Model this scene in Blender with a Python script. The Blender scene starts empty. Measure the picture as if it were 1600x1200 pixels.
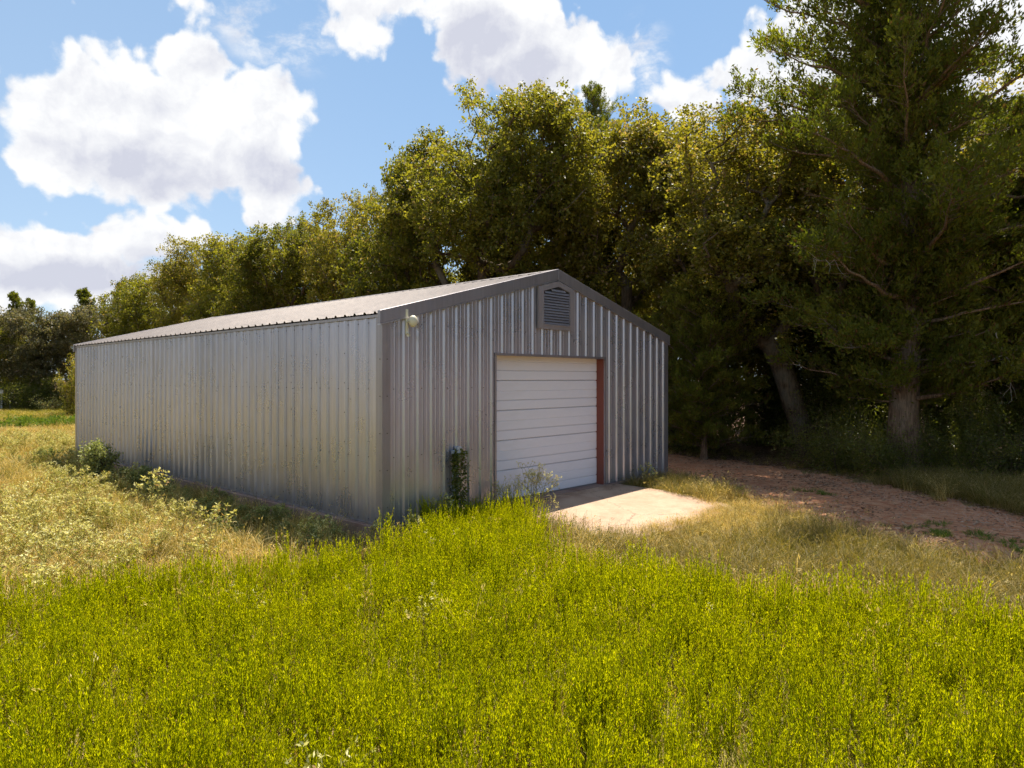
import bpy, math, random
import numpy as np
from mathutils import Vector, Matrix

# ------------------------------------------------------------------ camera, sky, sun, exposure
S = bpy.context.scene
COL = S.collection
CAMZ = 2.73                       # camera height above the field
FPX = 1078.0                      # focal length in pixels of a 1600 px wide picture
cam = bpy.data.objects.new('camera', bpy.data.cameras.new('camera'))
COL.objects.link(cam)
cam.location = (0, 0, CAMZ)
cam.rotation_euler = (math.radians(90), 0, 0)
cam.data.sensor_width = 36.0
cam.data.lens = 36.0 * FPX / 1600.0
cam.data.shift_y = -8.0 / 1600.0
cam.data.clip_end = 3000
cam.data.clip_start = 0.05
S.camera = cam

SUN_EL = math.radians(63.5)
SUN_DIR_XY = (0.152, 0.459)       # horizontal direction towards the sun
SUN_AZ = math.atan2(SUN_DIR_XY[0], SUN_DIR_XY[1])   # from +Y towards +X
SKY_STRENGTH = 0.10
S.view_settings.view_transform = 'Standard'
S.view_settings.look = 'None'
S.view_settings.exposure = 1.08
S.view_settings.gamma = 1.0
S.view_settings.use_curve_mapping = False
S.render.engine = 'CYCLES'
S.cycles.max_bounces = 9
S.cycles.transparent_max_bounces = 8
S.cycles.diffuse_bounces = 6
S.cycles.glossy_bounces = 3
S.cycles.transmission_bounces = 6
S.cycles.use_adaptive_sampling = True
S.cycles.adaptive_threshold = 0.02
S.cycles.use_denoising = True
S.cycles.denoiser = 'OPENIMAGEDENOISE'
S.cycles.denoising_input_passes = 'RGB_ALBEDO_NORMAL'

sl = bpy.data.lights.new('sun', 'SUN')
sl.energy = 5.0
sl.angle = math.radians(0.53)
sl.color = (1.0, 0.93, 0.80)
sun = bpy.data.objects.new('sun', sl)
COL.objects.link(sun)
sd = Vector((math.sin(SUN_AZ) * math.cos(SUN_EL), math.cos(SUN_AZ) * math.cos(SUN_EL), math.sin(SUN_EL)))
sun.rotation_euler = sd.to_track_quat('Z', 'Y').to_euler()
sun.location = (0, 0, 60)


class NT:
    """small helper around a node tree"""
    def __init__(s, tree):
        s.t = tree; s.n = tree.nodes; s.l = tree.links
    def node(s, typ, **kw):
        nd = s.n.new(typ)
        for k, v in kw.items():
            setattr(nd, k, v)
        return nd
    def put(s, sock, v):
        if v is None: return
        if isinstance(v, bpy.types.NodeSocket): s.l.new(v, sock)
        else:
            if isinstance(v, tuple) and len(v) == 3 and sock.type == 'RGBA': v = (*v, 1)
            sock.default_value = v
    def m(s, op, a, b=None, c=None, clamp=False):
        nd = s.node('ShaderNodeMath', operation=op, use_clamp=clamp)
        for i, v in enumerate((a, b, c)): s.put(nd.inputs[i], v)
        return nd.outputs[0]
    def v(s, op, a, b=None, c=None):
        nd = s.node('ShaderNodeVectorMath', operation=op)
        s.put(nd.inputs[0], a); s.put(nd.inputs[1], b)
        if c is not None: s.put(nd.inputs[2], c)
        return nd.outputs['Value'] if op in ('LENGTH', 'DOT_PRODUCT', 'DISTANCE') else nd.outputs[0]
    def sc(s, a, k):
        nd = s.node('ShaderNodeVectorMath', operation='SCALE'); s.put(nd.inputs[0], a); s.put(nd.inputs['Scale'], k); return nd.outputs[0]
    def mix(s, f, a, b, mode='MIX'):
        nd = s.node('ShaderNodeMix', data_type='RGBA', blend_type=mode)
        s.put(nd.inputs[0], f); s.put(nd.inputs[6], a); s.put(nd.inputs[7], b)
        return nd.outputs[2]
    def noise(s, vec, scale, detail=4, rough=0.55, dist=0.0):
        nd = s.node('ShaderNodeTexNoise')
        if vec is not None: s.l.new(vec, nd.inputs['Vector'])
        nd.inputs['Scale'].default_value = scale; nd.inputs['Detail'].default_value = detail
        nd.inputs['Roughness'].default_value = rough; nd.inputs['Distortion'].default_value = dist
        return nd.outputs['Fac']
    def voro(s, vec, scale, feature='F1', smooth=None):
        nd = s.node('ShaderNodeTexVoronoi', feature=feature)
        if vec is not None: s.l.new(vec, nd.inputs['Vector'])
        nd.inputs['Scale'].default_value = scale
        if smooth is not None: nd.inputs['Smoothness'].default_value = smooth
        return nd
    def step(s, x, lo, hi, o0=0.0, o1=1.0, mode='SMOOTHSTEP'):
        nd = s.node('ShaderNodeMapRange', interpolation_type=mode)
        s.put(nd.inputs['Value'], x)
        s.put(nd.inputs['From Min'], lo); s.put(nd.inputs['From Max'], hi)
        s.put(nd.inputs['To Min'], o0); s.put(nd.inputs['To Max'], o1)
        return nd.outputs[0]
    def xyz(s, vec):
        nd = s.node('ShaderNodeSeparateXYZ'); s.l.new(vec, nd.inputs[0]); return nd.outputs
    def comb(s, x, y, z=0.0):
        nd = s.node('ShaderNodeCombineXYZ')
        for i, q in enumerate((x, y, z)): s.put(nd.inputs[i], q)
        return nd.outputs[0]


def build_world():
    w = bpy.data.worlds.new('World'); S.world = w; w.use_nodes = True
    t = NT(w.node_tree); t.n.clear()
    out = t.node('ShaderNodeOutputWorld'); bg = t.node('ShaderNodeBackground')
    sky = t.node('ShaderNodeTexSky', sky_type='NISHITA')
    sky.sun_disc = False; sky.sun_elevation = SUN_EL; sky.sun_rotation = SUN_AZ
    sky.air_density = 1.0; sky.dust_density = 0.6; sky.ozone_density = 2.2
    d = t.node('ShaderNodeNewGeometry').outputs['Incoming']
    d = t.sc(d, -1.0)
    x, y, z = t.xyz(d)
    az = t.m('ARCTAN2', x, y)
    el = t.m('ARCSINE', z)
    p = t.comb(az, el, 0.0)
    # domain warp and detail
    nz = t.node('ShaderNodeTexNoise'); t.l.new(p, nz.inputs['Vector']); nz.inputs['Scale'].default_value = 9.0
    nz.inputs['Detail'].default_value = 5.0; nz.inputs['Roughness'].default_value = 0.55
    warp = t.v('MULTIPLY', t.v('SUBTRACT', nz.outputs['Color'], (0.5, 0.5, 0.5)), (0.050, 0.045, 0.0))
    q = t.v('ADD', p, warp)
    def ell(px, py, rx, ry):
        a = math.atan((px - 800) / FPX); e = math.atan((592 - py) / math.hypot(FPX, px - 800))
        k = math.cos(a)
        return a, e, rx / FPX * k * k * 1.0, ry / FPX * k
    cl = [(255,200,215,112),(125,118,42,70),(300,125,75,70),(62,150,58,62),(400,185,92,82),(420,280,70,72),(160,80,40,34),(70,235,70,60),(230,250,175,70),
          (60,405,215,78),(205,372,95,44),(-80,430,160,120),(290,372,52,30),(120,440,260,50),
          (305,2,46,24),(600,-5,105,40),(560,45,62,36),(700,10,80,34),(790,55,108,84),(842,118,66,62),(770,10,80,50),(955,95,60,50),(900,90,70,48),
          (1078,148,62,44),(1110,110,36,30),(1170,110,62,62),(1215,70,44,50),(1220,160,90,44),(1290,120,90,120),
          (1420,110,170,170),(1600,60,150,110),(1560,240,140,90)]
    f = None
    for c in cl:
        a, e, rx, ry = ell(*c)
        dd = t.v('MULTIPLY', t.v('SUBTRACT', q, (a, e, 0)), (1 / rx, 1 / ry, 0))
        L = t.v('LENGTH', dd)
        # distance to the ellipse edge in units of radians/scale
        L = t.m('MULTIPLY', t.m('SUBTRACT', 1.06, L), min(rx, ry) * 13)
        f = L if f is None else t.m('SMOOTH_MAX', f, L, 0.12)
    # clouds all round the rest of the sky
    d3 = t.v('MULTIPLY', d, (1.0, 1.0, 2.2))
    gen = t.noise(d3, 2.3, 3, 0.5)
    gen = t.m('MULTIPLY', t.m('SUBTRACT', gen, 0.575), 6.0)
    away = t.step(t.m('ABSOLUTE', az), 0.72, 0.95)
    hi = t.step(el, 0.58, 0.75)
    away = t.m('MAXIMUM', away, hi)
    gen = t.m('SUBTRACT', gen, t.m('MULTIPLY', t.m('SUBTRACT', 1.0, away), 3.0))
    f = t.m('MAXIMUM', f, gen)
    # billows
    v1 = t.voro(q, 21, 'SMOOTH_F1', 0.35).outputs['Distance']
    v2 = t.voro(q, 55, 'SMOOTH_F1', 0.35).outputs['Distance']
    n1 = t.noise(q, 34, 7, 0.62)
    bil = t.m('ADD', t.m('MULTIPLY', t.m('SUBTRACT', 0.45, v1), 0.50), t.m('MULTIPLY', t.m('SUBTRACT', 0.45, v2), 0.26))
    bil = t.m('ADD', bil, t.m('MULTIPLY', t.m('SUBTRACT', n1, 0.5), 0.42))
    dens = t.m('ADD', f, bil)
    # wisps
    wz = t.noise(t.v('MULTIPLY', q, (1.0, 1.8, 1.0)), 11, 6, 0.65)
    wreg = None
    for c in [(440, 60, 120, 60), (390, 15, 120, 60), (1000, 90, 60, 70), (520, 20, 120, 40)]:
        a, e, rx, ry = ell(*c)
        g = t.m('SUBTRACT', 1.0, t.v('LENGTH', t.v('MULTIPLY', t.v('SUBTRACT', q, (a, e, 0)), (1 / rx, 1 / ry, 0))), clamp=True)
        wreg = g if wreg is None else t.m('MAXIMUM', wreg, g)
    wisp = t.m('MULTIPLY', t.step(wz, 0.42, 0.72), t.m('MULTIPLY', t.step(wreg, 0.0, 0.55), 0.85))
    mask = t.step(dens, -0.03, 0.17)
    mask = t.m('MAXIMUM', mask, wisp)
    # light and grey parts of the cloud bodies
    grey = None
    for c in [(240, 262, 215, 72), (420, 265, 90, 50), (800, 130, 140, 75), (745, 85, 110, 90), (60, 425, 300, 52), (230, 420, 120, 40), (1160, 175, 110, 36), (1450, 250, 230, 120)]:
        a, e, rx, ry = ell(*c)
        g = t.m('SUBTRACT', 1.0, t.v('LENGTH', t.v('MULTIPLY', t.v('SUBTRACT', q, (a, e, 0)), (1 / rx, 1 / ry, 0))), clamp=True)
        grey = g if grey is None else t.m('SMOOTH_MAX', grey, g, 0.2)
    grey = t.m('MAXIMUM', grey, t.m('MULTIPLY', t.step(gen, 0.4, 1.6), 0.55))
    qs = t.v('ADD', q, (-0.006, 0.012, 0))
    relief = t.m('SUBTRACT', t.noise(qs, 16, 5, 0.6), t.noise(q, 16, 5, 0.6))
    relief = t.m('ADD', relief, t.m('MULTIPLY', t.m('SUBTRACT', t.voro(q, 14, 'SMOOTH_F1', 0.5).outputs['Distance'], t.voro(qs, 14, 'SMOOTH_F1', 0.5).outputs['Distance']), -0.9))
    sh = t.m('ADD', t.m('MULTIPLY', t.step(grey, 0.0, 0.8), 0.95), t.m('MULTIPLY', relief, 2.0))
    sh = t.m('ADD', sh, t.m('MULTIPLY', t.m('SUBTRACT', t.noise(q, 8, 3, 0.5), 0.5), 0.3), clamp=True)
    ccol = t.mix(sh, (0.478, 0.482, 0.487), (0.315, 0.325, 0.375))
    # the blue between the clouds: Nishita, levelled towards the pale haze of a humid afternoon
    blue = t.sc(sky.outputs[0], SKY_STRENGTH)
    hz = t.step(el, 0.55, 0.0, 0.0, 1.0, 'LINEAR')
    sidepale = t.step(az, 0.1, -0.65, 0.0, 0.35)
    pale = t.mix(t.m('ADD', t.m('MULTIPLY', hz, 0.55), sidepale, clamp=True), (0.107, 0.201, 0.327), (0.242, 0.313, 0.393))
    skyc = t.mix(0.72, blue, pale)
    zen = t.step(el, 0.6, 1.2)
    skyc = t.mix(zen, skyc, blue)
    colr = t.mix(mask, skyc, ccol)
    low = t.step(el, 0.0, -0.03)
    colr = t.mix(low, colr, (0.16, 0.15, 0.06))
    t.l.new(colr, bg.inputs['Color']); bg.inputs['Strength'].default_value = 1.0
    t.l.new(bg.outputs[0], out.inputs[0])
    w.cycles.sampling_method = 'MANUAL'
    w.cycles.sample_map_resolution = 512


build_world()

# ------------------------------------------------------------------ helpers
RNG = np.random.default_rng(7)


def gpt(px, py, z=0.0):
    """a place on the ground plane z"""
    Y = (CAMZ - z) * FPX / (py - 592.0)
    return ((px - 800.0) / FPX * Y, Y)


def tag(o, label=None, cat=None, group=None, kind=None):
    if label: o['label'] = label
    if cat: o['category'] = cat
    if group: o['group'] = group
    if kind: o['kind'] = kind
    return o


def link(name, me, parent=None, mat=None, loc=None, rot=None):
    o = bpy.data.objects.new(name, me)
    COL.objects.link(o)
    if parent is not None: o.parent = parent
    if mat is not None and me is not None and len(me.materials) == 0: me.materials.append(mat)
    if loc is not None: o.location = loc
    if rot is not None: o.rotation_euler = rot
    return o


def empty(name, loc=(0, 0, 0), rz=0.0):
    o = link(name, None); o.location = loc; o.rotation_euler = (0, 0, rz)
    o.empty_display_size = 0.2
    return o


def copy_tree(o, parent=None):
    c = o.copy(); COL.objects.link(c)
    if parent is not None: c.parent = parent
    for ch in [k for k in o.children]:
        copy_tree(ch, c)
    return c


class MB:
    """collects faces, becomes ONE mesh"""
    def __init__(s): s.v = []; s.f = []
    def box(s, x0, y0, z0, x1, y1, z1):
        b = len(s.v)
        s.v += [(x0,y0,z0),(x1,y0,z0),(x1,y1,z0),(x0,y1,z0),(x0,y0,z1),(x1,y0,z1),(x1,y1,z1),(x0,y1,z1)]
        s.f += [tuple(b+i for i in q) for q in ((3,2,1,0),(4,5,6,7),(0,1,5,4),(1,2,6,5),(2,3,7,6),(3,0,4,7))]
        return s
    def prism(s, poly, axis, a, b):
        """poly in the two other axes, extruded along axis from a to b"""
        n = len(poly); base = len(s.v)
        for w in (a, b):
            for (p, q) in poly:
                s.v.append({'x': (w, p, q), 'y': (p, w, q), 'z': (p, q, w)}[axis])
        s.f.append(tuple(base + i for i in range(n))[::-1]); s.f.append(tuple(base + n + i for i in range(n)))
        for i in range(n):
            j = (i + 1) % n
            s.f.append((base+i, base+j, base+n+j, base+n+i))
        return s
    def tube(s, pts, rads, sides=8, cap=True):
        pts = [Vector(p) for p in pts]; base = len(s.v)
        if not hasattr(rads, '__len__'): rads = [rads] * len(pts)
        for i, p in enumerate(pts):
            d = (pts[min(i+1, len(pts)-1)] - pts[max(i-1, 0)]).normalized()
            u = d.cross(Vector((0, 0, 1)) if abs(d.z) < 0.9 else Vector((1, 0, 0))).normalized(); w = d.cross(u)
            for k in range(sides):
                a = 2 * math.pi * k / sides
                s.v.append(tuple(p + (u * math.cos(a) + w * math.sin(a)) * rads[i]))
        for i in range(len(pts) - 1):
            for k in range(sides):
                j = (k + 1) % sides
                s.f.append((base+i*sides+k, base+i*sides+j, base+(i+1)*sides+j, base+(i+1)*sides+k))
        if cap:
            s.f.append(tuple(base + k for k in range(sides))); s.f.append(tuple(base+(len(pts)-1)*sides+k for k in range(sides))[::-1])
        return s
    def mesh(s, name, smooth=False, bevel=0.0):
        me = bpy.data.meshes.new(name); me.from_pydata(s.v, [], s.f)
        if smooth: me.polygons.foreach_set('use_smooth', [True] * len(me.polygons))
        me.validate(); me.update()
        if bevel:
            import bmesh
            bm = bmesh.new(); bm.from_mesh(me)
            bmesh.ops.recalc_face_normals(bm, faces=bm.faces)
            bmesh.ops.bevel(bm, geom=list(bm.edges), offset=bevel, segments=1, affect='EDGES', clamp_overlap=True)
            bm.to_mesh(me); bm.free()
        return me
    def obj(s, name, mat, parent=None, smooth=False, bevel=0.0, **k):
        return link(name, s.mesh(name, smooth, bevel), parent, mat, **k)


def np_mesh(name, verts, faces_quads, tint=None, mat=None, smooth=False, tris=None):
    """fast mesh from arrays: verts (n,3), quads (m,4)"""
    me = bpy.data.meshes.new(name)
    nq = 0 if faces_quads is None else len(faces_quads); nt = 0 if tris is None else len(tris)
    me.vertices.add(len(verts)); me.vertices.foreach_set('co', np.asarray(verts, np.float32).ravel())
    idx = []
    if nq: idx.append(np.asarray(faces_quads, np.int32).ravel())
    if nt: idx.append(np.asarray(tris, np.int32).ravel())
    idx = np.concatenate(idx)
    me.loops.add(len(idx)); me.loops.foreach_set('vertex_index', idx)
    me.polygons.add(nq + nt)
    st = np.concatenate([np.arange(nq) * 4, nq * 4 + np.arange(nt) * 3]).astype(np.int32)
    me.polygons.foreach_set('loop_start', st)
    if smooth: me.polygons.foreach_set('use_smooth', np.ones(nq + nt, bool))
    me.update(calc_edges=True)
    if tint is not None:
        a = me.attributes.new('tint', 'FLOAT', 'FACE'); a.data.foreach_set('value', np.asarray(tint, np.float32))
    if mat is not None: me.materials.append(mat)
    return me


# ------------------------------------------------------------------ materials
def new_mat(name):
    m = bpy.data.materials.new(name); m.use_nodes = True
    t = NT(m.node_tree); t.n.clear()
    o = t.node('ShaderNodeOutputMaterial')
    return m, t, o


def leaf_mat(name, cols, trans, tcol, rough=0.5, spec=0.35, rnd=0.5, dry=None, dryf=0.06):
    """cols: dark/mid/light base colours across the leaf's own tint; trans: share of light let through"""
    m, t, o = new_mat(name)
    at = t.node('ShaderNodeAttribute', attribute_name='tint').outputs['Fac']
    oi = t.node('ShaderNodeObjectInfo').outputs['Random']
    f = t.m('ADD', at, t.m('MULTIPLY', t.m('SUBTRACT', oi, 0.5), rnd), clamp=True)
    r = t.node('ShaderNodeValToRGB'); t.l.new(f, r.inputs[0])
    e = r.color_ramp.elements
    e[0].position = 0.0; e[0].color = (*cols[0], 1); e[1].position = 1.0; e[1].color = (*cols[-1], 1)
    for i, c in enumerate(cols[1:-1]):
        k = e.new((i + 1) / (len(cols) - 1)); k.color = (*c, 1)
    c = r.outputs[0]
    if dry is not None:
        h = t.m('FRACT', t.m('MULTIPLY', at, 37.7))
        c = t.mix(t.m('LESS_THAN', h, dryf), c, dry)
    bs = t.node('ShaderNodeBsdfPrincipled'); t.l.new(c, bs.inputs['Base Color'])
    bs.inputs['Roughness'].default_value = rough
    bs.inputs['Specular IOR Level'].default_value = spec
    tr = t.node('ShaderNodeBsdfTranslucent')
    t.l.new(t.mix(1.0, c, tcol, 'MULTIPLY'), tr.inputs['Color'])
    mx = t.node('ShaderNodeMixShader'); mx.inputs[0].default_value = trans
    t.l.new(bs.outputs[0], mx.inputs[1]); t.l.new(tr.outputs[0], mx.inputs[2]); t.l.new(mx.outputs[0], o.inputs[0])
    return m


def bark_mat(name, c1, c2, sc=1.0):
    m, t, o = new_mat(name)
    p = t.node('ShaderNodeTexCoord').outputs['Object']
    q = t.v('MULTIPLY', p, (7 * sc, 7 * sc, 1.1 * sc))
    n = t.noise(q, 2.2, 7, 0.7, 0.6)
    n2 = t.noise(p, 1.2, 3, 0.5)
    c = t.mix(t.step(n, 0.35, 0.68), c1, c2)
    c = t.mix(t.m('MULTIPLY', t.step(n2, 0.45, 0.7), 0.45), c, (0.20, 0.19, 0.15))
    b = t.node('ShaderNodeBump'); b.inputs['Strength'].default_value = 0.9; b.inputs['Distance'].default_value = 0.06
    t.l.new(n, b.inputs['Height'])
    bs = t.node('ShaderNodeBsdfPrincipled'); t.l.new(c, bs.inputs['Base Color']); bs.inputs['Roughness'].default_value = 0.9
    bs.inputs['Specular IOR Level'].default_value = 0.2
    t.l.new(b.outputs[0], bs.inputs['Normal']); t.l.new(bs.outputs[0], o.inputs[0])
    return m


def metal_mat(name, base, metallic, rough, dirt, horizontal=False, band=True):
    """galvalume sheet: spangle, faint vertical streaks, dirt towards the foot"""
    m, t, o = new_mat(name)
    tc = t.node('ShaderNodeTexCoord').outputs['Object']
    oi = t.node('ShaderNodeObjectInfo').outputs['Random']
    ax = t.node('ShaderNodeVectorMath', operation='ADD'); t.l.new(tc, ax.inputs[0])
    t.l.new(t.comb(t.m('MULTIPLY', oi, 37.0), t.m('MULTIPLY', oi, 11.0), 0.0), ax.inputs[1])
    p = ax.outputs[0]
    streak = t.noise(t.v('MULTIPLY', p, (14, 14, 0.35)), 1.0, 5, 0.6)
    blot = t.noise(p, 1.6, 4, 0.6)
    fine = t.noise(p, 60, 3, 0.6)
    k = t.m('ADD', t.m('MULTIPLY', t.m('SUBTRACT', streak, 0.5), 0.42), t.m('MULTIPLY', t.m('SUBTRACT', blot, 0.5), 0.30))
    k = t.m('ADD', k, t.m('MULTIPLY', t.m('SUBTRACT', oi, 0.5), 0.13))
    k = t.m('ADD', k, t.m('MULTIPLY', t.m('SUBTRACT', fine, 0.5), 0.10))
    k = t.m('ADD', k, 1.0)
    c = t.sc(base, k)
    z = t.xyz(tc)[2]
    lowz = t.m('MULTIPLY', t.step(t.m('ADD', z, t.m('MULTIPLY', blot, 0.5)), 1.05, 0.1), t.step(streak, 0.3, 0.7))
    c = t.mix(t.m('MULTIPLY', lowz, 0.28), c, dirt)
    runs = t.step(t.noise(t.v('MULTIPLY', p, (30, 30, 0.22)), 1.0, 3, 0.5), 0.66, 0.78)
    c = t.mix(t.m('MULTIPLY', runs, 0.30), c, dirt)
    bs = t.node('ShaderNodeBsdfPrincipled'); t.l.new(c, bs.inputs['Base Color'])
    bs.inputs['Metallic'].default_value = metallic
    r = t.m('ADD', rough, t.m('MULTIPLY', t.m('SUBTRACT', blot, 0.5), 0.18)); t.l.new(r, bs.inputs['Roughness'])
    # oil-canning of thin sheet
    b = t.node('ShaderNodeBump'); b.inputs['Strength'].default_value = 0.35; b.inputs['Distance'].default_value = 0.02
    t.l.new(t.noise(t.v('MULTIPLY', p, (3, 3, 0.9)), 1.3, 2, 0.5), b.inputs['Height'])
    t.l.new(b.outputs[0], bs.inputs['Normal']); t.l.new(bs.outputs[0], o.inputs[0])
    return m


def plain_mat(name, c, rough=0.6, metallic=0.0, var=0.15, scale=6, dirt=(0.2, 0.14, 0.09), dirta=0.2, bump=0.0, stretch=(1, 1, 1)):
    m, t, o = new_mat(name)
    p = t.node('ShaderNodeTexCoord').outputs['Object']
    p = t.v('MULTIPLY', p, stretch)
    n = t.noise(p, scale, 6, 0.62)
    n2 = t.noise(p, scale * 0.23, 4, 0.6)
    cc = t.sc(c, t.m('ADD', 1.0 - var / 2, t.m('MULTIPLY', n, var)))
    cc = t.mix(t.m('MULTIPLY', t.step(n2, 0.48, 0.75), dirta), cc, dirt)
    bs = t.node('ShaderNodeBsdfPrincipled'); t.l.new(cc, bs.inputs['Base Color'])
    bs.inputs['Roughness'].default_value = rough; bs.inputs['Metallic'].default_value = metallic
    if bump:
        b = t.node('ShaderNodeBump'); b.inputs['Strength'].default_value = bump; b.inputs['Distance'].default_value = 0.02
        t.l.new(n, b.inputs['Height']); t.l.new(b.outputs[0], bs.inputs['Normal'])
    t.l.new(bs.outputs[0], o.inputs[0])
    return m


M = {}
M['wall'] = metal_mat('galvalume wall sheet', (0.40, 0.382, 0.425), 0.72, 0.29, (0.20, 0.13, 0.09))
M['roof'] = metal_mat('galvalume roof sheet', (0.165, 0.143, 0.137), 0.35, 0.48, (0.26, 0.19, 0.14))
M['trim'] = metal_mat('trim steel', (0.31, 0.285, 0.30), 0.75, 0.42, (0.22, 0.15, 0.11))
M['vent'] = metal_mat('vent steel', (0.33, 0.30, 0.315), 0.6, 0.45, (0.22, 0.15, 0.11))
M['dark'] = plain_mat('dark inside', (0.02, 0.02, 0.02), 0.9)
M['door'] = plain_mat('white door paint', (0.70, 0.68, 0.72), 0.45, var=0.08, dirt=(0.50, 0.44, 0.38), dirta=0.14, stretch=(1, 1, 3))
M['seam'] = plain_mat('door seam shadow gap', (0.18, 0.16, 0.16), 0.7)
M['rust'] = plain_mat('red oxide steel', (0.20, 0.050, 0.030), 0.6, var=0.35, scale=4, dirt=(0.10, 0.045, 0.03), dirta=0.7, stretch=(3, 3, 0.6))
M['found'] = plain_mat('mud stained concrete', (0.23, 0.15, 0.115), 0.9, var=0.4, scale=7, dirt=(0.16, 0.075, 0.05), dirta=0.75, bump=0.5)
M['cream'] = plain_mat('cream plastic', (0.66, 0.60, 0.44), 0.45, var=0.08, dirta=0.15)
M['white'] = plain_mat('weathered white paint', (0.62, 0.60, 0.55), 0.6, var=0.15, dirta=0.2)
M['pipe'] = plain_mat('grey conduit', (0.42, 0.44, 0.47), 0.45, metallic=0.2)
M['screw'] = plain_mat('oxidised screw', (0.10, 0.085, 0.08), 0.6, metallic=0.4)
M['wood'] = plain_mat('grey post wood', (0.34, 0.30, 0.24), 0.9, var=0.4, scale=9)

M['oak'] = leaf_mat('oak leaf', [(0.095, 0.105, 0.016), (0.170, 0.170, 0.026), (0.27, 0.24, 0.045)], 0.60, (1.3, 1.25, 0.40), 0.50, 0.3, 0.30, dry=(0.26, 0.19, 0.10), dryf=0.05)
M['oak2'] = leaf_mat('yellow oak leaf', [(0.13, 0.13, 0.020), (0.21, 0.20, 0.034), (0.33, 0.28, 0.06)], 0.60, (1.3, 1.2, 0.40), 0.50, 0.3, 0.30, dry=(0.30, 0.22, 0.13), dryf=0.08)
M['oak3'] = leaf_mat('greyish oak leaf', [(0.09, 0.088, 0.035), (0.15, 0.14, 0.060), (0.28, 0.245, 0.12)], 0.50, (1.1, 1.05, 0.6), 0.5, 0.4, 0.25, dry=(0.26, 0.20, 0.13), dryf=0.12)
M['cedar'] = leaf_mat('juniper foliage', [(0.080, 0.088, 0.012), (0.140, 0.146, 0.020), (0.23, 0.21, 0.032)], 0.55, (1.1, 1.25, 0.40), 0.6, 0.25, 0.3, dry=(0.15, 0.08, 0.035), dryf=0.08)
M['shrub'] = leaf_mat('understorey leaf', [(0.095, 0.110, 0.018), (0.165, 0.178, 0.030), (0.28, 0.26, 0.06)], 0.56, (1.1, 1.15, 0.5), 0.35, 0.5, 0.35, dry=(0.24, 0.18, 0.11), dryf=0.05)
M['weed'] = leaf_mat('green forb', [(0.24, 0.28, 0.003), (0.425, 0.445, 0.005), (0.65, 0.61, 0.012)], 0.54, (1.15, 1.12, 0.30), 0.6, 0.08, 0.45, dry=(0.36, 0.22, 0.07), dryf=0.03)
M['fresh'] = leaf_mat('fresh green leaf', [(0.075, 0.130, 0.016), (0.130, 0.200, 0.022), (0.22, 0.29, 0.04)], 0.40, (1.15, 1.15, 0.35), 0.5, 0.35, 0.3)
M['leafy'] = leaf_mat('dull leafy weed', [(0.15, 0.165, 0.045), (0.27, 0.28, 0.09), (0.44, 0.43, 0.18)], 0.42, (1.1, 1.15, 0.6), 0.6, 0.3, 0.3)
M['pale'] = leaf_mat('silvery leaf', [(0.30, 0.285, 0.055), (0.50, 0.46, 0.14), (0.80, 0.74, 0.38)], 0.42, (1.1, 1.05, 0.6), 0.7, 0.2, 0.3, dry=(0.42, 0.26, 0.12), dryf=0.07)
M['straw'] = leaf_mat('dry grass', [(0.32, 0.21, 0.05), (0.56, 0.41, 0.12), (0.80, 0.64, 0.28)], 0.42, (1.1, 1.0, 0.55), 0.6, 0.3, 0.4, dry=(0.20, 0.21, 0.05), dryf=0.20)
M['olive'] = leaf_mat('olive grass', [(0.09, 0.09, 0.014), (0.165, 0.145, 0.026), (0.32, 0.24, 0.07)], 0.40, (1.1, 1.05, 0.45), 0.6, 0.3, 0.4, dry=(0.40, 0.30, 0.14), dryf=0.18)
M['lawn'] = leaf_mat('yellow-green grass', [(0.18, 0.18, 0.018), (0.29, 0.28, 0.026), (0.42, 0.36, 0.07)], 0.38, (1.15, 1.1, 0.4), 0.6, 0.3, 0.4, dry=(0.46, 0.34, 0.12), dryf=0.2)
M['litter'] = leaf_mat('fallen leaf', [(0.12, 0.06, 0.03), (0.26, 0.15, 0.085), (0.46, 0.33, 0.22)], 0.1, (1, 1, 1), 0.8, 0.2, 0.5)
M['bark'] = bark_mat('oak bark', (0.05, 0.034, 0.023), (0.18, 0.125, 0.08))
M['cbark'] = bark_mat('cedar bark', (0.10, 0.06, 0.038), (0.34, 0.225, 0.145), 1.4)
M['stem'] = plain_mat('weed stem', (0.22, 0.20, 0.07), 0.8)
M['twig'] = plain_mat('bare grey twig', (0.32, 0.27, 0.21), 0.85, var=0.3)


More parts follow.
